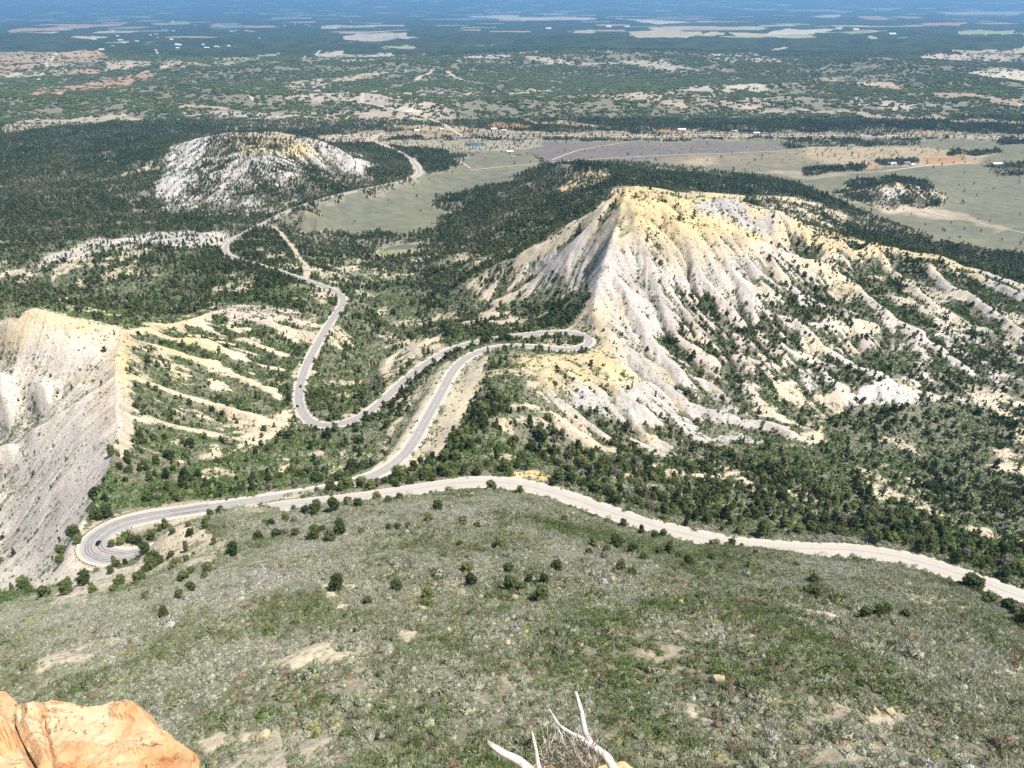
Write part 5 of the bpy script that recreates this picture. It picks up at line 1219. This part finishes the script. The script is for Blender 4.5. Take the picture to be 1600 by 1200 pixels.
RK = [(806,933,13,'round pinkish boulder under the dark trees in mid slope'), (870,925,11,'pale boulder right of the dark trees in mid slope'), (960,905,14,'two-toned pale boulder high on the slope right of centre'), (1123,1062,20,'large yellow boulder on the lower slope right of centre'),
      (906,1007,11,'small pale boulder in the brush near the slope centre'), (1000,968,8,'little pale stone in the brush right of centre'), (1058,988,12,'flat tan boulder with a dark bush behind it'), (1063,940,9,'small pink stone on the upper right brush slope'),
      (412,1152,22,'big cream boulder near the bottom left, right of the orange ledge'), (745,972,9,'small orange stone beside the bare soil streak'), (771,975,8,'small pale stone right of the orange stone'), (793,1003,11,'pale rounded stone in brush, centre of the slope'),
      (925,1078,13,'yellow stone just above the dead branches'), (948,734,14,'buff boulder left of its pair in the hollow behind the road'), (977,741,12,'buff boulder right of its pair in the hollow behind the road'), (1052,737,13,'cream boulder by the pale outcrop behind the road'),
      (1390,1112,13,'pale boulder on the lower right slope'), (1369,1110,9,'small pale stone left of the boulder at lower right'), (1417,1158,7,'tiny white stone low on the right slope'), (702,983,9,'thin pale stone in the bare streak below centre'), (1353,1024,9,'yellow stone beneath the pale ledge on the right'), (1262,960,8,'pale stone on the brush slope under the road at right')]
for k, (u, v, wpx, lab) in enumerate(RK):
    h = hit([u], [v + 3])[0]; D = math.sqrt(h[0] ** 2 + h[1] ** 2 + (ZC - h[2]) ** 2); s = wpx / FPX * D
    o = obj('boulder', rock_mesh(50 + k), MAT_RK, None, lab, 'boulder'); o.location = (h[0], h[1], float(gz(h[0], h[1])[0]) + s * .12 + .25); o.scale = (s, s * .9, s * 1.25); o.rotation_euler = (0, 0, k * 1.7)
# ------------------------------------------------------------------ sandstone rim under the camera
b = NB('orange_sandstone'); P_ = b.coords(); n1 = b.noise(1.5, 5, P_, .62); n2 = b.noise(7, 5, P_, .65); n3 = b.noise(28, 3, P_)
c = b.ramp(n1, [(.32, (.46, .20, .07)), (.42, (.58, .30, .14)), (.50, (.66, .43, .24)), (.58, (.70, .54, .36)), (.66, (.64, .38, .18)), (.78, (.50, .25, .13))])
c = b.mix(1, c, b.ramp(n2, [(.3, (.80, .74, .68)), (.55, (1.03, 1.0, .98))]), 'MULTIPLY')
mp = b.n('ShaderNodeMapping'); mp.inputs['Rotation'].default_value = (0, 0, .6); mp.inputs['Scale'].default_value = (3, 14, 8); b.l(P_, mp.inputs[0])
pit = b.math('MULTIPLY', b.math('SUBTRACT', b.noise(1.6, 4, mp.outputs[0], .6), .66), 9, True)
c = b.mix(b.math('MULTIPLY', pit, .8), c, (.28, .10, .05))
vo = b.n('ShaderNodeTexVoronoi'); vo.inputs['Scale'].default_value = 34; b.l(P_, vo.inputs['Vector'])
sp = b.math('MULTIPLY', b.math('SUBTRACT', b.math('SUBTRACT', b.noise(3, 3, P_), .36), vo.outputs['Distance']), 12, True); c = b.mix(b.math('MULTIPLY', sp, .7), c, (.16, .09, .06))
b.bump(b.math('ADD', b.math('MULTIPLY', n2, .7), b.math('ADD', b.math('MULTIPLY', n3, .12), b.math('MULTIPLY', pit, -.9))), .6, .05); MAT_SAND = b.col(c)
def slab(name, outline, ztop, depth, seed, label, tiltx=0.0, tilty=0.0, amp=.04, cell=.03):
    """a block of rock: traced top outline (metres), rough top, ragged walls that widen downwards"""
    O = np.array(outline); cx_, cy_ = O.mean(0); import bmesh
    bm = bmesh.new(); n = len(O)
    Od = densify(np.concatenate([np.c_[O, np.zeros(n)], np.c_[O[:1], [[0]]]]), cell * 1.2)[:-1, :2]; n = len(Od)
    rings = []; K = 46
    off = Vector((seed * 3.1, seed * 1.7, 0))
    def ledge(x, y):
        h = mnoise.fractal(Vector((x * 1.3, y * 2.6, 0)) + off, 1, 2, 5); q = h * 4.0; fq_ = math.floor(q); t = min(1, max(0, (q - fq_ - .72) / .28)); s2 = mnoise.fractal(Vector((x * 9, y * 9, 2)) + off, .9, 2, 3)
        cr = abs(mnoise.noise(Vector((x * .9 + y * 1.1, y * .5 - x * .4, 7)) + off)); return amp * 1.3 * (fq_ + t) * .5 + .013 * s2 - (.035 * math.exp(-(cr / .018) ** 2))
    def top(x, y): return ztop + (x - cx_) * tiltx + (y - cy_) * tilty + ledge(x, y)
    for k in range(K + 1):
        f = k / K; rings.append([bm.verts.new((cx_ + (p[0] - cx_) * f, cy_ + (p[1] - cy_) * f, top(cx_ + (p[0] - cx_) * f, cy_ + (p[1] - cy_) * f) - (.05 * max(0, f - .85) / .15) ** 1)) for p in Od] if k else None)
    c0 = bm.verts.new((cx_, cy_, top(cx_, cy_)))
    for j in range(n): bm.faces.new((c0, rings[1][j], rings[1][(j + 1) % n]))
    D_ = max(6, int(depth / .12)); wl = [rings[K]]
    for k in range(1, D_ + 1):
        f = k / D_; ring = []
        for j, p in enumerate(Od):
            v0 = rings[K][j].co; nz_ = mnoise.fractal(Vector((p[0] * 2, p[1] * 2, f * depth * 2)) + off, 1, 2, 4) * .10; g_s = 1 + (.01 + f * .06 + nz_ * .5)
            ring.append(bm.verts.new((cx_ + (p[0] - cx_) * g_s, cy_ + (p[1] - cy_) * g_s, v0.z - f * depth)))
        wl.append(ring)
    for A in (rings[1:], wl):
        for k in range(len(A) - 1):
            for j in range(n): bm.faces.new((A[k][j], A[k + 1][j], A[k + 1][(j + 1) % n], A[k][(j + 1) % n]))
    bm.normal_update(); m_ = bpy.data.meshes.new(name); bm.to_mesh(m_); bm.free()
    return obj(name, m_, MAT_SAND, None, label, 'rock')
def topxy(px, z): return [tuple(float(q) for q in at_z(u, v, z)) for u, v in px]
o1 = topxy([(19,1083),(60,1079),(100,1081),(130,1080),(150,1075),(166,1072),(185,1074),(200,1077),(212,1088),(228,1098),(240,1112),(262,1133),(280,1148),(306,1168),(311,1185),(312,1215),(310,1300),(230,1380),(110,1340),(75,1225),(50,1180),(32,1150),(22,1128),(14,1106)], 457.0)
slab('sandstone_block', o1, 457.0, 3.0, 1, 'large flat topped orange sandstone block filling the bottom left corner')
o2 = topxy([(-120,1116),(-40,1108),(6,1110),(19,1127),(30,1151),(47,1181),(71,1225),(90,1330),(-40,1400),(-200,1300)], 457.05)
slab('sandstone_block', o2, 457.05, 3.0, 2, 'deep orange rock left of the crack in the bottom left corner')
o3 = topxy([(-120,1080),(-40,1077),(0,1077),(16,1080),(21,1086),(12,1098),(4,1107),(-40,1103),(-120,1112)], 457.0)
slab('sandstone_block', o3, 457.0, 3.0, 3, 'small cream rock at the left edge above the cracked orange rock')
o4 = topxy([(930,1196),(940,1190),(958,1187),(970,1180),(980,1180),(988,1187),(1004,1197),(1010,1260),(960,1300),(900,1270)], 456.0)
slab('sandstone_block', o4, 456.0, 2.5, 4, 'yellow sandstone rock at the bottom edge under the dead branches')
o5 = topxy([(822,1196),(834,1188),(850,1186),(868,1191),(885,1192),(893,1199),(895,1280),(850,1300),(800,1260)], 456.0)
slab('sandstone_block', o5, 456.0, 2.5, 6, 'mottled orange rock at the bottom edge left of the yellow rock', amp=.05)
# cliff that carries them
V = []; F = []; NX, NZ = 90, 40
for k in range(NZ + 1):
    f = k / NZ
    for j in range(NX + 1):
        x = -60 + 120 * j / NX; zt0 = 455.2 + .5 * mnoise.noise(Vector((x * .3, 1, 0)))
        yb = 2.15 - abs(x) * .04; zb = float(gz(x, 24.0)[0]) - 6
        y = yb + (f ** 1.3) * 20 + 1.2 * f * mnoise.fractal(Vector((x * .08, f * 4, 3)), 1, 2, 4); z = zt0 * (1 - f) + zb * f
        y = min(y, (460 - z) / 1.42 if f < .8 else y)
        V.append((x, y, z))
k0 = len(V)
for j in range(NX + 1): x = -60 + 120 * j / NX; V.append((x, -40, 458.3))
for j in range(NX + 1): x = -60 + 120 * j / NX; V.append((x, .35, 458.3 + .1 * mnoise.noise(Vector((x, 0, 0)))))
for k in range(NZ):
    for j in range(NX): a = k * (NX + 1) + j; F.append((a, a + NX + 1, a + NX + 2, a + 1))
for j in range(NX): F.append((k0 + j, k0 + NX + 1 + j, k0 + NX + 2 + j, k0 + j + 1)); F.append((k0 + NX + 1 + j, j, j + 1, k0 + NX + 2 + j))
obj('cliff', mesh_from('cliff', V, F), MAT_SAND, kind='structure')
# ------------------------------------------------------------------ dead bleached branches
b = NB('bleached_wood'); P_ = b.coords(); mp = b.n('ShaderNodeMapping'); mp.inputs['Scale'].default_value = (30, 30, 4); b.l(P_, mp.inputs[0])
c = b.ramp(b.noise(1, 4, mp.outputs[0]), [(.3, (.34, .31, .28)), (.48, (.62, .59, .56)), (.65, (.74, .72, .69))]); b.bump(b.noise(1, 4, mp.outputs[0]), .4, .01); MAT_WOOD = b.col(c)
b = NB('grey_twig'); MAT_TWIG = b.col((.50, .46, .43))
def at_y(u, v, yy): dx, dy, dz = ray(u, v); t = yy / dy; return Vector((dx * t, yy, ZC + dz * t))
def limb(name, pts, mat, parent, n=9, label=None):
    """pts: (u, v, depth, width px)"""
    org = parent.location if parent else Vector((0, 0, 0)); P3 = []
    for u, v, yy, wp in pts: p = at_y(u, v, yy); P3.append((p.x, p.y, p.z, wp / FPX * (p - Vector((0, 0, ZC))).length / 2))
    P3 = resample(smooth_line(resample(np.array(P3), .02), 4), .025) if len(P3) > 1 else P3
    V = []; F = []
    for k in range(len(P3)):
        p = Vector(P3[k][:3]); d = Vector(P3[min(k + 1, len(P3) - 1)][:3]) - Vector(P3[max(k - 1, 0)][:3]); d.normalize(); a = d.cross(Vector((.2, 1, .1))).normalized(); c_ = d.cross(a)
        r_ = P3[k][3] * .86 * (1 + .22 * mnoise.noise(p * 9) + .25 * max(0, mnoise.noise(p * 21) - .25)); p += Vector((mnoise.noise(p * 7), mnoise.noise(p * 7 + Vector((5, 5, 5))), mnoise.noise(p * 7 + Vector((9, 2, 1))))) * .012
        for j in range(n):
            t = 2 * pi * j / n; rr = r_ * (1 + .13 * mnoise.noise(Vector((math.cos(t) * 1.5, math.sin(t) * 1.5, k * .12)))); q = p + (a * math.cos(t) + c_ * math.sin(t)) * rr - org; V.append(tuple(q))
    for k in range(len(P3) - 1):
        for j in range(n): F.append((k * n + j, k * n + (j + 1) % n, (k + 1) * n + (j + 1) % n, (k + 1) * n + j))
    F += [tuple(range(n))[::-1], tuple(range((len(P3) - 1) * n, len(P3) * n))]
    return (V, F)
base_p = at_y(965, 1290, 2.75)
dj = empty('dead_juniper', tuple(base_p), 0, 'bleached white dead juniper branches forking up from the bottom edge', 'dead tree')
def add_limb(name, lst, mat, label=None):
    parts = [limb(name, l, mat, dj) for l in lst]; v, f = [], []
    for a, c_ in parts: k = len(v); v += a; f += [tuple(i + k for i in q) for q in c_]
    m_ = mesh_from(name, v, f, True); return obj(name, m_, mat, dj, label)
add_limb('trunk', [[(975,1300,2.75,22),(966,1230,2.85,19),(958,1200,2.9,15),(950,1184,2.95,14),(936,1173,3.0,13),(924,1164,3.02,12)]], MAT_WOOD)
add_limb('branch', [[(928,1167,3.01,11),(918,1156,3.05,9),(912,1140,3.1,9),(909,1122,3.15,9),(907,1104,3.2,8),(903,1093,3.22,6.5),(899,1081,3.25,4)]], MAT_WOOD)
add_limb('branch', [[(926,1168,3.0,9),(912,1156,3.02,7),(898,1148,3.03,6),(882,1139,3.05,5),(869,1131,3.08,5),(865,1122,3.1,4),(863,1112,3.1,3),(859,1107,3.12,2)],
                    [(868,1132,3.08,3),(873,1142,3.05,2.5),(878,1149,3.0,2)]], MAT_WOOD)
add_limb('branch', [[(880,1290,2.75,24),(840,1215,2.8,18),(820,1197,2.85,16),(803,1186,2.88,14),(785,1176,2.9,12),(772,1168,2.92,9),(762,1162,2.94,6)]], MAT_WOOD)
add_limb('branch', [[(860,1290,2.72,10),(846,1215,2.8,9),(841,1193,2.85,8),(834,1172,2.88,7),(829,1156,2.9,6),(831,1143,2.9,3)]], MAT_WOOD)
rr_ = random.Random(5); tw = []
for k in range(170):
    u, v = rr_.uniform(850, 935), rr_.uniform(1160, 1208); dd = rr_.uniform(2.85, 3.1); l = [(u, v, dd, rr_.uniform(1.2, 2.6))]
    du, dv = rr_.uniform(-5, 5), rr_.uniform(-8, -2)
    for q in range(rr_.randint(2, 5)): u += du + rr_.uniform(-4, 4); v += dv + rr_.uniform(-4, 3); dd += rr_.uniform(-.03, .03); l.append((u, v, dd, 1.3 - .2 * q))
    tw.append(l)
for l in ([(877,1149,3,1.8),(882,1160,3,1.6),(886,1172,2.98,1.5)], [(882,1139,3.05,1.5),(880,1150,3.02,1.3),(884,1160,3,1)], [(900,1149,3.02,1.4),(896,1158,3,1.2),(892,1165,2.97,1)], [(866,1130,3.08,1.2),(862,1140,3.06,1),(868,1150,3.02,.9),(876,1162,3,.8)]): tw.append(l)
add_limb('twigs', tw, MAT_TWIG)
# ------------------------------------------------------------------ haze
b = bpy.data.materials.new('haze'); b.use_nodes = True; b.node_tree.nodes.clear()
pv_ = b.node_tree.nodes.new('ShaderNodeVolumePrincipled'); mo = b.node_tree.nodes.new('ShaderNodeOutputMaterial'); b.node_tree.links.new(pv_.outputs[0], mo.inputs['Volume'])
pv_.inputs['Color'].default_value = (.26, .54, .92, 1); pv_.inputs['Density'].default_value = 4.7e-5; pv_.inputs['Anisotropy'].default_value = .15
zmin = float(Zs.min()) - 5; zmax = max(float(Zs.max()) + 20, 480); xm = float(np.abs(X).max()) + 500; ym = float(Y.max()) + 500
vv, ff = box(0, (ym - 200) / 2, (zmin + zmax) / 2, 2 * xm, ym + 200, zmax - zmin); hz = obj('haze', mesh_from('haze', vv, ff), b, kind='stuff')
print('all', time.time() - T0)
